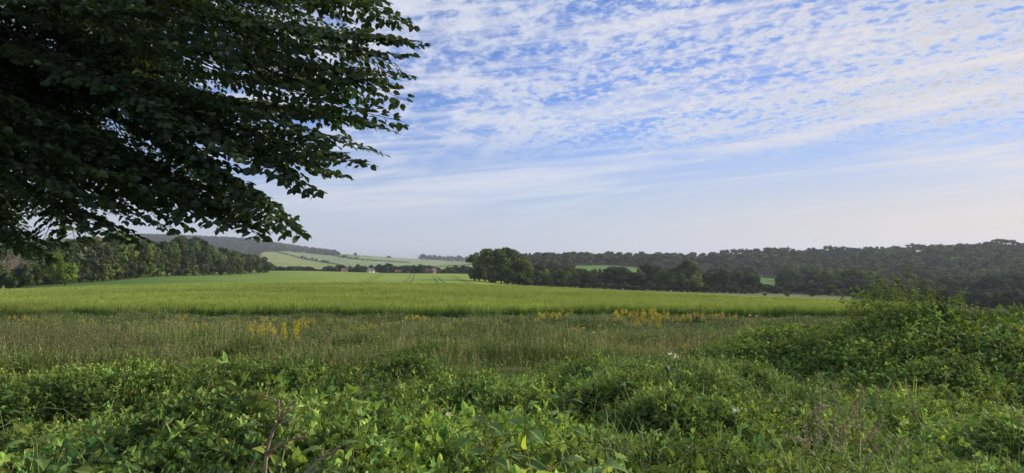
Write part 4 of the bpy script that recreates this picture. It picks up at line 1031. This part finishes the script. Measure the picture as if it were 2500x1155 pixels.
def undergrowth():
    r = np.random.default_rng(17)
    LIB = {k: [shoot(r, k, {'heart': 9, 'bramble': 8, 'lance': 8, 'fine': 9}[k]) for _ in range(7)] for k in ('heart', 'bramble', 'lance', 'fine')}
    LO = {k: [shoot(r, k, {'heart': 8, 'bramble': 8, 'lance': 8, 'fine': 8}[k], False) for _ in range(5)] for k in ('heart', 'bramble', 'lance', 'fine')}
    def blade_tuft(nb, cols, ln=1.0, w=.012):
        b = Bag()
        for k in range(nb):
            a = r.uniform(0, 6.28); o = r.normal(0, .05, 2); le = r.uniform(.2, .9); L = r.uniform(.6, 1) * ln; c = np.array(cols[r.integers(0, len(cols))])
            dx, dy = math.cos(a), math.sin(a); nx, ny = -dy, dx; V = []
            S = ((0, w), (.3, w), (.6, w * .8), (.85, w * .5), (1, 0))
            for s, ww in S:
                q = le * s * s; p = (o[0] + dx * q, o[1] + dy * q, L * (s - .45 * le * s ** 3))
                V += [(p[0] - nx * ww / 2, p[1] - ny * ww / 2, p[2]), (p[0] + nx * ww / 2, p[1] + ny * ww / 2, p[2])] if ww else [p]
            b.add(V, [(0, 1, 3), (0, 3, 2), (2, 3, 5), (2, 5, 4), (4, 5, 7), (4, 7, 6), (6, 7, 8)], c)
        return b.arr()
    GR = [blade_tuft(9, [(.09, .16, .035), (.12, .19, .045), (.16, .20, .07)]) for _ in range(3)]
    def scatter(bag, lib, x, y, f, smin, smax, depth, updir=.6, amp=.20, tint=(1, 1, 1), wild=.55):
        kk = (r.random(len(x)) < .12 + 2.6 * sstep(fbm(x / .5, y / .42, 83), .36, .62)) | (mound(x, y) > .2); x, y = x[kk], y[kk]
        n = len(x); g = ground(x, y) + f(x, y) - r.exponential(depth, n) + r.normal(0, .02, n); N = surf_normal(x, y, f)
        D = unit(N * (1 - updir) + np.array([0, 0, updir]) + r.normal(0, wild, (n, 3))); D[:, 2] = np.maximum(D[:, 2], -.15)
        S = r.uniform(smin, smax, n); P = np.stack([x, y, g], -1) - D * S[:, None] * .55
        k = r.integers(0, len(lib), n); tn = tints(n, amp + .06, .11, r) * np.array(tint) * (1.52 + 1.9 * (fbm(x / .7, y / .7, 81) - .47))[:, None]
        for q in range(len(lib)):
            m = k == q; Rq = lean(rotz(r.uniform(0, 6.28, m.sum())), D[m])
            if isinstance(bag, Field): bag.place(lib[q], Rq, P[m], S[m], tn[m])
            else: place(bag, *lib[q], Rq, P[m], S[m], tn[m])
    def zone_pts(n, y0, y1, p0, p1, cond=None):
        x, y = in_view(r, y0, y1, n, p0, p1)
        if cond is not None: m = cond(x, y); x, y = x[m], y[m]
        return x, y
    low = lambda x, y: mound(x, y) < .35
    bag = Field()
    # nearest: heart-leaved climbers in the middle, brambles to the left, mixed to the right
    w1 = lambda x, y: fbm(x / .8, y / .8, 61)
    far0 = lambda x, y: np.hypot(x, y) > 1.4
    scatter(bag, LIB['heart'], *zone_pts(15000, 1.5, 3.9, 420, 2000, lambda x, y: (w1(x, y) > .40) & far0(x, y)), under, .08, .165, .07, wild=.8)
    scatter(bag, LIB['lance'], *zone_pts(5000, 1.6, 3.9, 500, 2100, lambda x, y: (w1(x, y) < .56) & far0(x, y)), under, .09, .19, .06, wild=.8)
    scatter(bag, LIB['fine'], *zone_pts(4000, 1.6, 3.9, 400, 2100, lambda x, y: (fbm(x / .4, y / .4, 63) > .5) & far0(x, y)), under, .12, .22, .04, wild=.8)
    scatter(bag, LIB['bramble'], *zone_pts(14000, 1.6, 4.6, -300, 1000, far0), under, .11, .22, .08, wild=.7)
    scatter(bag, LIB['heart'], *zone_pts(4500, 1.8, 4.2, -300, 700, lambda x, y: (fbm(x / .5, y / .5, 66) > .50) & far0(x, y)), under, .09, .18, .05, tint=(.85, .9, 1), wild=.8)
    scatter(bag, LIB['bramble'], *zone_pts(10000, 1.8, 4.8, 1400, 2800, far0), under, .11, .21, .09, tint=(.9, .92, .95), wild=.7)
    scatter(bag, LIB['fine'], *zone_pts(6500, 1.8, 4.8, 1600, 2800, lambda x, y: (fbm(x / .5, y / .5, 67) > .42) & far0(x, y)), under, .15, .28, .06, tint=(.85, .9, .9), wild=.7)
    # middle distance
    c2 = lambda x, y: low(x, y)
    scatter(bag, LIB['bramble'], *zone_pts(15000, 3.4, 9.4, -300, 2500, c2), under, .14, .24, .09, tint=(1.1, 1.1, 1))
    scatter(bag, LO['lance'], *zone_pts(11000, 3.4, 9.8, -300, 2500, lambda x, y: low(x, y) & (w1(x, y) > .42)), under, .13, .23, .05, tint=(1.1, 1.1, 1))
    scatter(bag, LO['fine'], *zone_pts(14000, 3.6, 10.5, -300, 2500, lambda x, y: low(x, y) & (fbm(x / 1.3, y / 1.3, 69) > .42)), under, .15, .28, .04, tint=(1.15, 1.1, 1))
    scatter(bag, LO['bramble'], *zone_pts(8000, 5.0, 10.4, -300, 2200, lambda x, y: low(x, y) & (under(x, y) > .42)), under, .16, .26, .05, tint=(.9, 1, 1))
    # bigger single climbers in front, and taller shoots standing out of the mass
    scatter(bag, LIB['heart'], *zone_pts(300, 1.6, 2.9, 700, 1900, far0), under, .17, .26, .03, wild=.7, tint=(1.15, 1.15, 1))
    x, y = zone_pts(380, 2.2, 8.5, -200, 2500, lambda a, b: low(a, b) & far0(a, b)); scatter(bag, LIB['lance'], x, y, lambda a, b: under(a, b) + .07, .15, .28, .03, updir=.9, wild=.35, tint=(1.15, 1.15, 1))
    x, y = zone_pts(500, 1.9, 7, -200, 2500, lambda a, b: low(a, b) & far0(a, b)); scatter(bag, LIB['bramble'], x, y, lambda a, b: under(a, b) + .06, .18, .32, .03, updir=.7, wild=.5, tint=(1.2, 1.15, 1))
    # grasses growing up through it
    x, y = zone_pts(7000, 1.7, 9.5, 1450, 2800, low); n = len(x); m = fbm(x / .7, y / .7, 71) > .46; x, y = x[m], y[m]; n = len(x)
    scatter(bag, GR, x, y, lambda a, b: under(a, b) + .06, .25, .60, .03, updir=.9, wild=.25, tint=(1.1, 1.05, 1))
    x, y = zone_pts(8000, 4.2, 10.5, -300, 2300, low); m = fbm(x / .9, y / .9, 72) > .5
    scatter(bag, GR, x[m], y[m], under, .25, .42, .02, updir=.9, wild=.25)
    x, y = zone_pts(1800, 1.8, 4.2, -200, 1500); scatter(bag, GR, x, y, under, .2, .4, .03, updir=.8, wild=.35)
    # arching runners and tendrils
    rb = Bag()
    for k in range(420):
        x0, y0 = in_view(r, 1.9, 8.5, 1); x0, y0 = float(x0[0]), float(y0[0])
        if math.hypot(x0, y0) < 1.7: continue
        a = r.uniform(0, 6.28); L = r.uniform(.3, .9); n = 9; s = np.linspace(0, 1, n); cv = r.normal(0, .8)
        X_ = x0 + np.cumsum(np.cos(a + cv * s)) * L / n; Y_ = y0 + np.cumsum(np.sin(a + cv * s)) * L / n
        if np.min(np.hypot(X_, Y_)) < 1.5: continue
        Z_ = ground(X_, Y_) + under(X_, Y_) - .05 + np.sin(s * math.pi * .8) * r.uniform(.05, .26)
        tube(rb, np.stack([X_, Y_, Z_], -1), np.linspace(.0032, .0014, n), [(.17, .21, .07), (.13, .10, .05), (.20, .22, .09)][k % 3], 4)
    tag(link('runners', rb.mesh('runners', M_LEAF)), 'thin arching runners and tendrils over the foreground leaves', 'runners', kind='stuff')
    o = tag(bag.build('undergrowth', M_LEAFI), 'tangled climbers, brambles and nettles filling the foreground bank', 'undergrowth', kind='stuff')
    # dark sheet inside the thicket; its litter tone stands in for shade
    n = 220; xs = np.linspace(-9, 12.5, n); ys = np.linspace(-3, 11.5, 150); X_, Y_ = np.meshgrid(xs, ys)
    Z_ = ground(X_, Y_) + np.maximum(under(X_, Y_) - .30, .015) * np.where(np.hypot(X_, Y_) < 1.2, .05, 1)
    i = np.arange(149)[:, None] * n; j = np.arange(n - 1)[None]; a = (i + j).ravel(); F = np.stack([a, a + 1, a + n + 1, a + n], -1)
    tag(link('thicket_shade', np_mesh('thicket_shade', np.stack([X_, Y_, Z_], -1).reshape(-1, 3), F, [M_THICKET_SHADE], smooth=True)), 'dark litter-toned sheet standing in for the shade inside the foreground thicket', 'shade sheet', kind='stuff')

    # the bramble bank on the right: a thing of its own, leafy shoots over dark canes
    bank = bpy.data.objects.new('bramble_bush', None); COL.objects.link(bank); bank.location = (0, 0, 0)
    tag(bank, 'big dark green bramble bush heaped up on the right before the field', 'bush')
    hi = lambda x, y: mound(x, y) > .12
    bb = Bag()
    scatter(bb, LO['bramble'], *zone_pts(20000, 5.8, 12.5, 1500, 2900, hi), under, .16, .29, .12, updir=.3, tint=(1.45, 1.45, 1.2))
    x, y = zone_pts(2400, 5.8, 12, 1550, 2900, hi); scatter(bb, LO['bramble'], x, y, lambda a, b: under(a, b) + .03, .18, .34, .05, updir=.8, tint=(1.2, 1.2, 1), wild=.35)
    scatter(bb, LO['lance'], *zone_pts(4000, 6.0, 12.5, 1500, 2900, lambda x, y: hi(x, y) & (w1(x, y) > .5)), under, .14, .25, .05, updir=.4, tint=(1.2, 1.25, 1.05))
    # steep faces get extra leaves
    x, y = zone_pts(40000, 5.6, 8.6, 1550, 2900, hi); st = surf_normal(x, y, under)[:, 2] < .62; x, y = x[st][:6000], y[st][:6000]
    scatter(bb, LO['bramble'], x, y, under, .22, .36, .16, updir=.25, tint=(1.0, 1.05, 1.0))
    link('foliage', bb.mesh('foliage', M_LEAF), bank)
    cb = Bag()
    for k in range(150):
        x0, y0 = r.uniform(3.6, 9.5), r.uniform(6.4, 11)
        if mound(np.array(x0), np.array(y0)) < .3: continue
        a = r.uniform(0, 6.28); L = r.uniform(.4, 1.1); n = 9; s = np.linspace(0, 1, n)
        X_ = x0 + math.cos(a) * L * s; Y_ = y0 + math.sin(a) * L * s; Z_ = ground(X_, Y_) + under(X_, Y_) - .04 + np.sin(s * 2.6) * r.uniform(.05, .26)
        tube(cb, np.stack([X_, Y_, Z_], -1), np.linspace(.005, .002, n), [(.14, .12, .06), (.17, .20, .08)][k % 2], 4)
    V, F, C = cb.arr(); link('cane', np_mesh('cane', V, F, [M_LEAF], C), bank)
    # a taller leafy shrub standing out of the bank
    sh = bpy.data.objects.new('hazel_shrub', None); COL.objects.link(sh); x0, y0 = 5.3, 9.2; z0 = float(ground(x0, y0)); sh.location = (x0, y0, z0)
    tag(sh, 'upright leafy shrub rising above the top of the bramble bush', 'shrub')
    n = 260; a = r.uniform(0, 6.28, n); rr = np.sqrt(r.random(n)) * .62; zz = r.uniform(.7, 1.62, n) - rr * .6
    P = np.stack([np.cos(a) * rr * 1.1, np.sin(a) * rr, zz], -1); D = unit(P - np.array([0, 0, .4]) + r.normal(0, .4, (n, 3))); fb = Bag()
    for q in range(7):
        m = np.arange(n) % 7 == q; place(fb, *LIB['lance'][q], lean(rotz(r.uniform(0, 6.28, m.sum())), D[m]), P[m], r.uniform(.2, .34, m.sum()), tints(m.sum(), .2, .1, r) * (1.05, 1.05, .9))
    link('foliage', fb.mesh('foliage', M_LEAF), sh)
    tb = Bag()
    for k in range(9): q = r.normal(0, .3, 2); tube(tb, [(q[0] * .2, q[1] * .2, 0), (q[0] * .6, q[1] * .6, .8), (q[0], q[1], r.uniform(1.0, 1.4))], [.012, .009, .004], (1, 1, 1), 5)
    V, F, C = tb.arr(); link('stem', np_mesh('stem', V, F, [M_BARK], C), sh)
undergrowth()

# ------------------------------------------------------------------ bare branches in the foreground
def P3(px, py, d): return np.array([float(px_t(px)) * d, d, EYE - (py - HOR) / FPX * d])
def bare_branches():
    r = np.random.default_rng(2)
    e = bpy.data.objects.new('dead_shrub', None); COL.objects.link(e)
    tag(e, 'bare dead shrub with forked brown stems standing in the foreground leaves', 'dead shrub')
    D = 1.95
    def br(name, pts, r0, r1, par):
        P = np.array([P3(*p) for p in pts]); n = 4 * (len(P) - 1) + 1; s = np.linspace(0, len(P) - 1, n)
        Q = np.stack([np.interp(s, range(len(P)), P[:, k]) for k in range(3)], -1); Q[1:-1] = (Q[:-2] + 2 * Q[1:-1] + Q[2:]) / 4; Q[1:-1] += r.normal(0, .0015, (n - 2, 3))
        b = Bag(); tube(b, Q, np.linspace(r0, r1, n) * (1 + r.normal(0, .08, n)), (1, 1, 1), 7)
        V, F, C = b.arr(); return link(name, np_mesh(name, V, F, [M_DEAD], C, smooth=True), par)
    m = br('stem', [(652, 1250, D), (653, 1155, D), (655, 1115, D), (658, 1085, D), (668, 1060, D), (680, 1035, D), (688, 1020, D)], .0056, .004, e)
    br('branch', [(688, 1025, D), (684, 1005, D), (684, 985, D), (683, 974, D)], .0038, .0026, e)
    br('branch', [(683, 982, D), (672, 972, D), (655, 965, D), (630, 962, D), (606, 962, D)], .0024, .0012, e)
    br('branch', [(688, 1028, D), (700, 1008, D), (712, 990, D), (720, 980, D), (724, 975, D - .02)], .0034, .0022, e)
    br('branch', [(688, 1030, D), (702, 1026, D), (712, 1024, D), (720, 1019, D)], .003, .002, e)
    br('branch', [(658, 1108, D), (672, 1092, D), (690, 1080, D), (710, 1072, D), (735, 1066, D), (752, 1061, D)], .0042, .0022, e)
    br('branch', [(733, 1067, D), (736, 1056, D), (740, 1046, D)], .002, .001, e)
    br('branch', [(737, 1067, D), (745, 1074, D)], .0018, .001, e)
    br('branch', [(657, 1102, D), (650, 1090, D), (645, 1078, D)], .0022, .0012, e)
    br('branch', [(668, 1062, D), (664, 1052, D)], .002, .001, e)
    br('branch', [(684, 990, D), (700, 988, D), (730, 992, D), (757, 990, D - .03)], .0018, .001, e)
    br('branch', [(600, 1017, D + .02), (620, 1024, D), (645, 1036, D)], .0024, .0016, e)
    br('branch', [(604, 1180, D), (616, 1140, D), (634, 1105, D)], .003, .0012, e)
    e2 = bpy.data.objects.new('broken_branch', None); COL.objects.link(e2)
    tag(e2, 'pale broken branch slanting up right of the dead shrub', 'branch')
    br('stem', [(735, 1165, D - .05), (752, 1150, D - .05), (770, 1130, D - .05), (790, 1115, D - .05), (805, 1108, D - .05), (820, 1098, D - .05), (832, 1086, D - .05)], .0048, .0026, e2)
    br('branch', [(789, 1116, D - .05), (790, 1102, D - .05), (792, 1090, D - .05)], .0032, .0022, e2)
    br('branch', [(798, 1112, D - .05), (799, 1104, D - .05), (799, 1095, D - .05)], .0018, .0012, e2)
    br('branch', [(752, 1152, D - .05), (775, 1146, D - .05), (795, 1138, D - .05), (802, 1132, D - .05)], .0026, .0018, e2)
    br('branch', [(740, 1156, D - .05), (715, 1156, D - .05), (700, 1158, D - .05)], .0024, .0018, e2)
    e3 = bpy.data.objects.new('dry_twig', None); COL.objects.link(e3)
    tag(e3, 'grey dry twig leaning up through the grass at the lower right', 'twig')
    br('stem', [(2090, 1170, 2.3), (2105, 1130, 2.3), (2122, 1103, 2.3), (2130, 1085, 2.3), (2133, 1068, 2.3)], .0036, .0018, e3)
    br('branch', [(2124, 1102, 2.3), (2134, 1090, 2.3), (2136, 1078, 2.3)], .0016, .001, e3)
bare_branches()

def nettles():
    r = np.random.default_rng(55)
    prof = ((0, 0), (.15, .75), (.32, 1), (.55, .80), (.78, .45), (1, 0))
    def nettle():
        st = Bag(); lf = Bag(); H = 1.0; z = np.linspace(0, H, 9); pts = np.stack([.05 * np.sin(z * 2.2), .03 * np.cos(z * 3), z], -1)
        tube(st, pts, np.linspace(.0042, .002, 9), (.20, .24, .09), 5)
        for k in range(11):
            zz = .30 + .68 * (k / 10) ** .8; p = np.array([np.interp(zz, z, pts[:, q]) for q in range(3)]); az = k * 1.571 + r.normal(0, .12)
            L = .15 * (1.15 - .75 * (k / 10)) * r.uniform(.9, 1.1)
            for sg in (0, math.pi):
                D = unit(np.array([math.cos(az + sg), math.sin(az + sg), r.uniform(-.45, .05) + .5 * (k / 10)])); q = p + D * .03
                tube(st, [p, q], [.0016, .0014], (.12, .15, .06), 3)
                V, F = leaf(L, L * .58, .35, .45, prof); place(lf, V, F, np.array((.10, .165, .045)) * (1 + .5 * k / 10) * r.uniform(.85, 1.15), frames(D[None], unit(np.array([0, 0, 1.0]) + r.normal(0, .12, 3))[None]), q[None], np.ones(1))
        return st.mesh('stem', M_LEAF), lf.mesh('leaves', M_LEAF)
    pr = [nettle() for _ in range(4)]
    for k, (px, py, d, lab) in enumerate([(838, 1078, 2.0, 'nettle just right of the pale broken branch'), (1212, 985, 2.5, 'nettle standing tallest in the middle of the foreground leaves'), (1232, 1010, 2.45, 'second nettle beside the tallest one in the middle'),
            (1105, 1115, 1.95, 'nettle low at the bottom centre of the picture'), (868, 962, 3.0, 'nettle behind the pale broken branch'), (235, 1030, 2.5, 'nettle among the dark brambles on the left'), (60, 940, 3.6, 'nettle at the far left edge of the brambles'),
            (1485, 1100, 2.05, 'nettle at the bottom right of centre'), (1345, 955, 3.2, 'nettle in front of the dark hollow right of centre'), (2010, 905, 4.6, 'nettle before the shaded foot of the bramble bush'), (480, 985, 2.9, 'nettle left of the bare dead shrub')]):
        x, y, z = px_t(px) * d, d, EYE - (py - HOR) / FPX * d
        e = bpy.data.objects.new('nettle', None); COL.objects.link(e); g_ = float(ground(x, y)); sc_ = z - g_; e.location = (x, y, g_); w = float(np.clip(sc_, .7, 1.1)); e.scale = (w, w, sc_)
        e.rotation_euler = (float(r.normal(0, .06)), float(r.normal(0, .06)), float(r.uniform(0, 6.28)))
        tag(e, lab, 'nettle', 'nettles in the foreground'); link('stem', pr[k % 4][0], e); link('leaves', pr[k % 4][1], e)
nettles()

# ------------------------------------------------------------------ overhanging beech
def beech():
    r = np.random.default_rng(11)
    root = bpy.data.objects.new('beech_tree', None); COL.objects.link(root)
    T0 = np.array([-7.6, 6.4, float(ground(-7.6, 6.4))]); root.location = T0
    tag(root, 'large beech overhanging from the left, its leafy boughs filling the upper left sky', 'tree')
    tb = Bag(); zz = np.linspace(-.2, 13, 12); tube(tb, np.stack([.15 * np.sin(zz * .5), .1 * np.cos(zz * .4), zz], -1), np.interp(zz, [-.2, .6, 13], [.62, .42, .14]), (1, 1, 1), 16)
    V, F, C = tb.arr(); link('trunk', np_mesh('trunk', V, F, [M_BARK], C, smooth=True), root)
    LV, LF = leaf(1, .66, .22, .12, ((0, 0), (.18, .72), (.45, 1), (.75, .68), (1, 0)))
    sil = [(-300, -300), (985, -300), (998, 60), (1032, 78), (938, 108), (1026, 124), (1012, 176), (955, 200), (998, 244), (930, 262), (990, 320), (880, 290), (900, 350), (800, 330), (830, 390), (720, 372), (720, 420),
           (660, 400), (600, 350), (550, 372), (520, 420), (560, 470), (600, 520), (520, 520), (450, 480), (410, 540), (350, 520), (330, 570), (280, 568), (175, 600), (150, 645), (60, 655), (0, 628), (-300, 700)]
    leaves = Bag(); wood = Bag(); LP = []; LD = []; LU = []; LS = []; LK = []
    def bough(tip, z0, fringe, droop=.45, lens=1.0):
        a = np.array([-7.4, 6.4, z0]) if abs(tip[0]) > 60 or tip[1] > 12 or tip[1] < 1 or tip[0] < -5.5 else np.array([r.uniform(-7.4, -4.6), r.uniform(4.6, 8.8), z0 * .75 + tip[2] * .25 + r.uniform(.1, .9)])
        mid = a + (tip - a) * r.uniform(.40, .62); mid[2] = tip[2] + r.uniform(.2, 1.05) + droop * .55; mid += r.normal(0, .16, 3)
        n = 60; s = np.linspace(0, 1, n)[:, None]; B = (1 - s) ** 2 * a + 2 * s * (1 - s) * mid + s * s * tip
        B[1:-1] += np.cumsum(r.normal(0, .013, (n - 2, 3)), 0) * np.linspace(1, 0, n - 2)[:, None]
        B[:, 2] += r.normal(0, .06) * s[:, 0] ** 5; B[:, 1] += r.normal(0, .15) * np.sin(s[:, 0] * 3.14)
        tube(wood, B, np.linspace(.020, .0018, n) if not fringe else np.linspace(.014, .0016, n), (1, 1, 1), 5)
        seg = np.linalg.norm(np.diff(B, axis=0), axis=1); L = seg.sum(); cum = np.concatenate([[0], np.cumsum(seg)])
        side = 1; pos = L * .30; plane = unit(np.array([0, 0, 1.0]) + r.normal(0, .28, 3))
        while pos < L:
            p = np.array([np.interp(pos, cum, B[:, q]) for q in range(3)]); k = min(np.searchsorted(cum, pos), n - 2); t = unit(B[k + 1] - B[k])
            rem = L - pos; tl = (min(.04 + rem * .30, r.uniform(.12, .30)) if fringe else min(.10 + rem * .42, r.uniform(.35, .75)) * lens) * r.uniform(.75, 1.15); lat = unit(np.cross(plane, t)) * side
            dr = unit(t * .75 + lat * .75 + np.array([0, 0, r.normal(-.08, .10)])); m = max(2, int(tl / .030)); q = p.copy(); pts = [q.copy()]; sd = 1
            for j in range(m):
                dr = unit(dr + np.array([0, 0, -.018]) + r.normal(0, .05, 3)); q = q + dr * .030; pts.append(q.copy())
                l2 = unit(np.cross(plane, dr)) * sd; D = unit(dr * .75 + l2 * .85 + np.array([0, 0, r.normal(-.12, .20)]))
                LP.append(q.copy()); LD.append(D); LU.append(unit(plane + r.normal(0, .55 if fringe else .34, 3))); LS.append(r.uniform(.036, .060) * (.85 if j > m - 2 else 1) * (1.35 if fringe else 1)); sd = -sd
            LP.append(q.copy()); LD.append(dr); LU.append(plane); LS.append(.05)
            LK.extend([fringe] * (m + 1))
            qx = 1250 + q[0] / max(q[1], .3) * FPX; qy = HOR + (EYE - q[2]) / max(q[1], .3) * FPX
            if -250 < qx < 1250 and qy > -300 and not inside(sil, np.array([qx + 4]), np.array([qy]))[0]:
                if not fringe:
                    del LK[-m - 1:], LP[-m - 1:], LD[-m - 1:], LU[-m - 1:], LS[-m - 1:]; pos += .05; side = -side; continue
            tube(wood, pts, np.linspace(.0022, .001, len(pts)), (1, 1, 1), 3)
            pos += r.uniform(.03, .055) if fringe else r.uniform(.045, .08); side = -side
    fr = [(1030, 80, 4.6), (975, 60, 4.8), (1000, 30, 4.9), (1022, 122, 4.6), (1008, 165, 4.7), (960, 175, 4.9), (996, 243, 4.6), (985, 316, 4.5), (950, 285, 4.8), (922, 362, 4.2), (880, 340, 4.5), (884, 423, 4.3), (800, 400, 4.7),
          (745, 438, 4.6), (700, 420, 4.9), (738, 560, 4.3), (640, 566, 4.4), (690, 540, 4.6), (620, 470, 4.9), (580, 440, 5.0), (560, 535, 4.7), (422, 552, 4.6), (480, 500, 5.0), (350, 570, 4.8), (300, 560, 5.1), (250, 575, 5.0),
          (190, 592, 5.2), (130, 640, 4.9), (90, 630, 5.1), (40, 640, 5.3), (10, 615, 5.0), (-40, 640, 5.2), (930, -20, 5.0), (970, 130, 4.9), (905, 250, 5.0), (860, 300, 5.0), (700, 556, 4.5), (640, 520, 4.7), (600, 500, 4.8), (660, 470, 4.9), (560, 560, 4.5), (520, 520, 4.9), (840, 418, 4.5), (780, 415, 4.5), (700, 395, 4.9), (450, 520, 4.9), (380, 545, 5.1), (900, 205, 5.0), (960, 205, 4.8), (1000, 135, 4.7), (220, 570, 5.3), (160, 610, 5.0)]
    for px, py, d in fr: bough(P3(px, py, d), r.uniform(3.2, 5.0), True, r.uniform(.1, .5), .8)
    n = 0
    while n < 140:
        px, py = r.uniform(-150, 960), r.uniform(-250, 600)
        if not inside(sil, np.array([px + 60]), np.array([py + 14]))[0]: continue
        # the crown is densest towards the trunk
        if r.random() > np.clip(1.25 - px / 1300 - max(0, py - 330) / 1100, .35, 1): continue
        bough(P3(px, py, r.uniform(5.4, 9.5)), r.uniform(3.2, 7.2), False, r.uniform(.2, .9)); n += 1
    for k in range(36):
        bough(P3(r.uniform(-160, 210), r.uniform(400, 585), r.uniform(5.4, 8.5)), r.uniform(2.8, 4.6), False, r.uniform(.1, .5))
    # main limbs that carry them
    for z0, tx, ty, tz in ((3.6, -3.4, 6.0, 3.9), (4.4, -2.6, 7.2, 5.0), (5.4, -4.2, 4.6, 5.2), (3.2, -4.6, 8.6, 3.4)):
        q = np.linspace(0, 1, 14)[:, None]; a = np.array([-7.5, 6.4, z0]); b = np.array([tx, ty, tz]); L = a + (b - a) * q; L[:, 2] += .35 * np.sin(q[:, 0] * 3.1); L += np.cumsum(r.normal(0, .02, L.shape), 0)
        tube(wood, L, np.linspace(.11, .03, 14), (1, 1, 1), 8)
    # boughs on the far and outer sides of the tree, out of the picture
    for k in range(60):
        a = r.uniform(0, 6.28); R_ = r.uniform(2.5, 5.0); z = r.uniform(4.5, 11)
        tip = T0 + np.array([math.cos(a) * R_, math.sin(a) * R_, z])
        bough(tip, z + r.uniform(-1, .5), False, .4, 1.2)
    LP, LD, LU, LS = map(np.array, (LP, LD, LU, LS))
    px = 1250 + LP[:, 0] / LP[:, 1].clip(.1) * FPX; py = HOR + (EYE - LP[:, 2]) / LP[:, 1].clip(.1) * FPX
    vis = (px > -250) & (px < 1250) & (py > -300) & (LP[:, 1] > .5)
    k = ~vis | inside(sil, px, py)
    k |= np.array(LK)
    k &= np.linalg.norm(LP - np.array([0, 0, EYE]), axis=1) > 2.2
    LP, LD, LU, LS = LP[k], LD[k], LU[k], LS[k]; n = len(LP); print('beech leaves', n)
    place(leaves, LV, LF, (.048, .080, .030), frames(LD, LU), LP - T0, LS, tints(n, .22, .08, r))
    link('crown', leaves.mesh('crown', M_BEECH), root)
    V, F, C = wood.arr(); link('branches', np_mesh('branches', V - T0, F, [M_BARKD], C), root)
beech()

# ------------------------------------------------------------------ air
def haze():
    V = [(a, b, c) for a in (-132000, 132000) for b in (-132000, 132000) for c in (SEA_Z - 12, 170)]
    F = [(0, 1, 3, 2), (4, 6, 7, 5), (0, 4, 5, 1), (2, 3, 7, 6), (0, 2, 6, 4), (1, 5, 7, 3)]
    m = bpy.data.materials.new('air'); m.use_nodes = True; g = NT(m.node_tree)
    v = g.node('ShaderNodeVolumePrincipled', ins={'Color': (.80, .87, 1, 1), 'Density': .00013, 'Anisotropy': .2})
    o = g.node('ShaderNodeOutputMaterial'); g.l.new(v.outputs[0], o.inputs['Volume'])
    tag(link('haze', np_mesh('haze', V, F, [m])), kind='stuff')
haze()
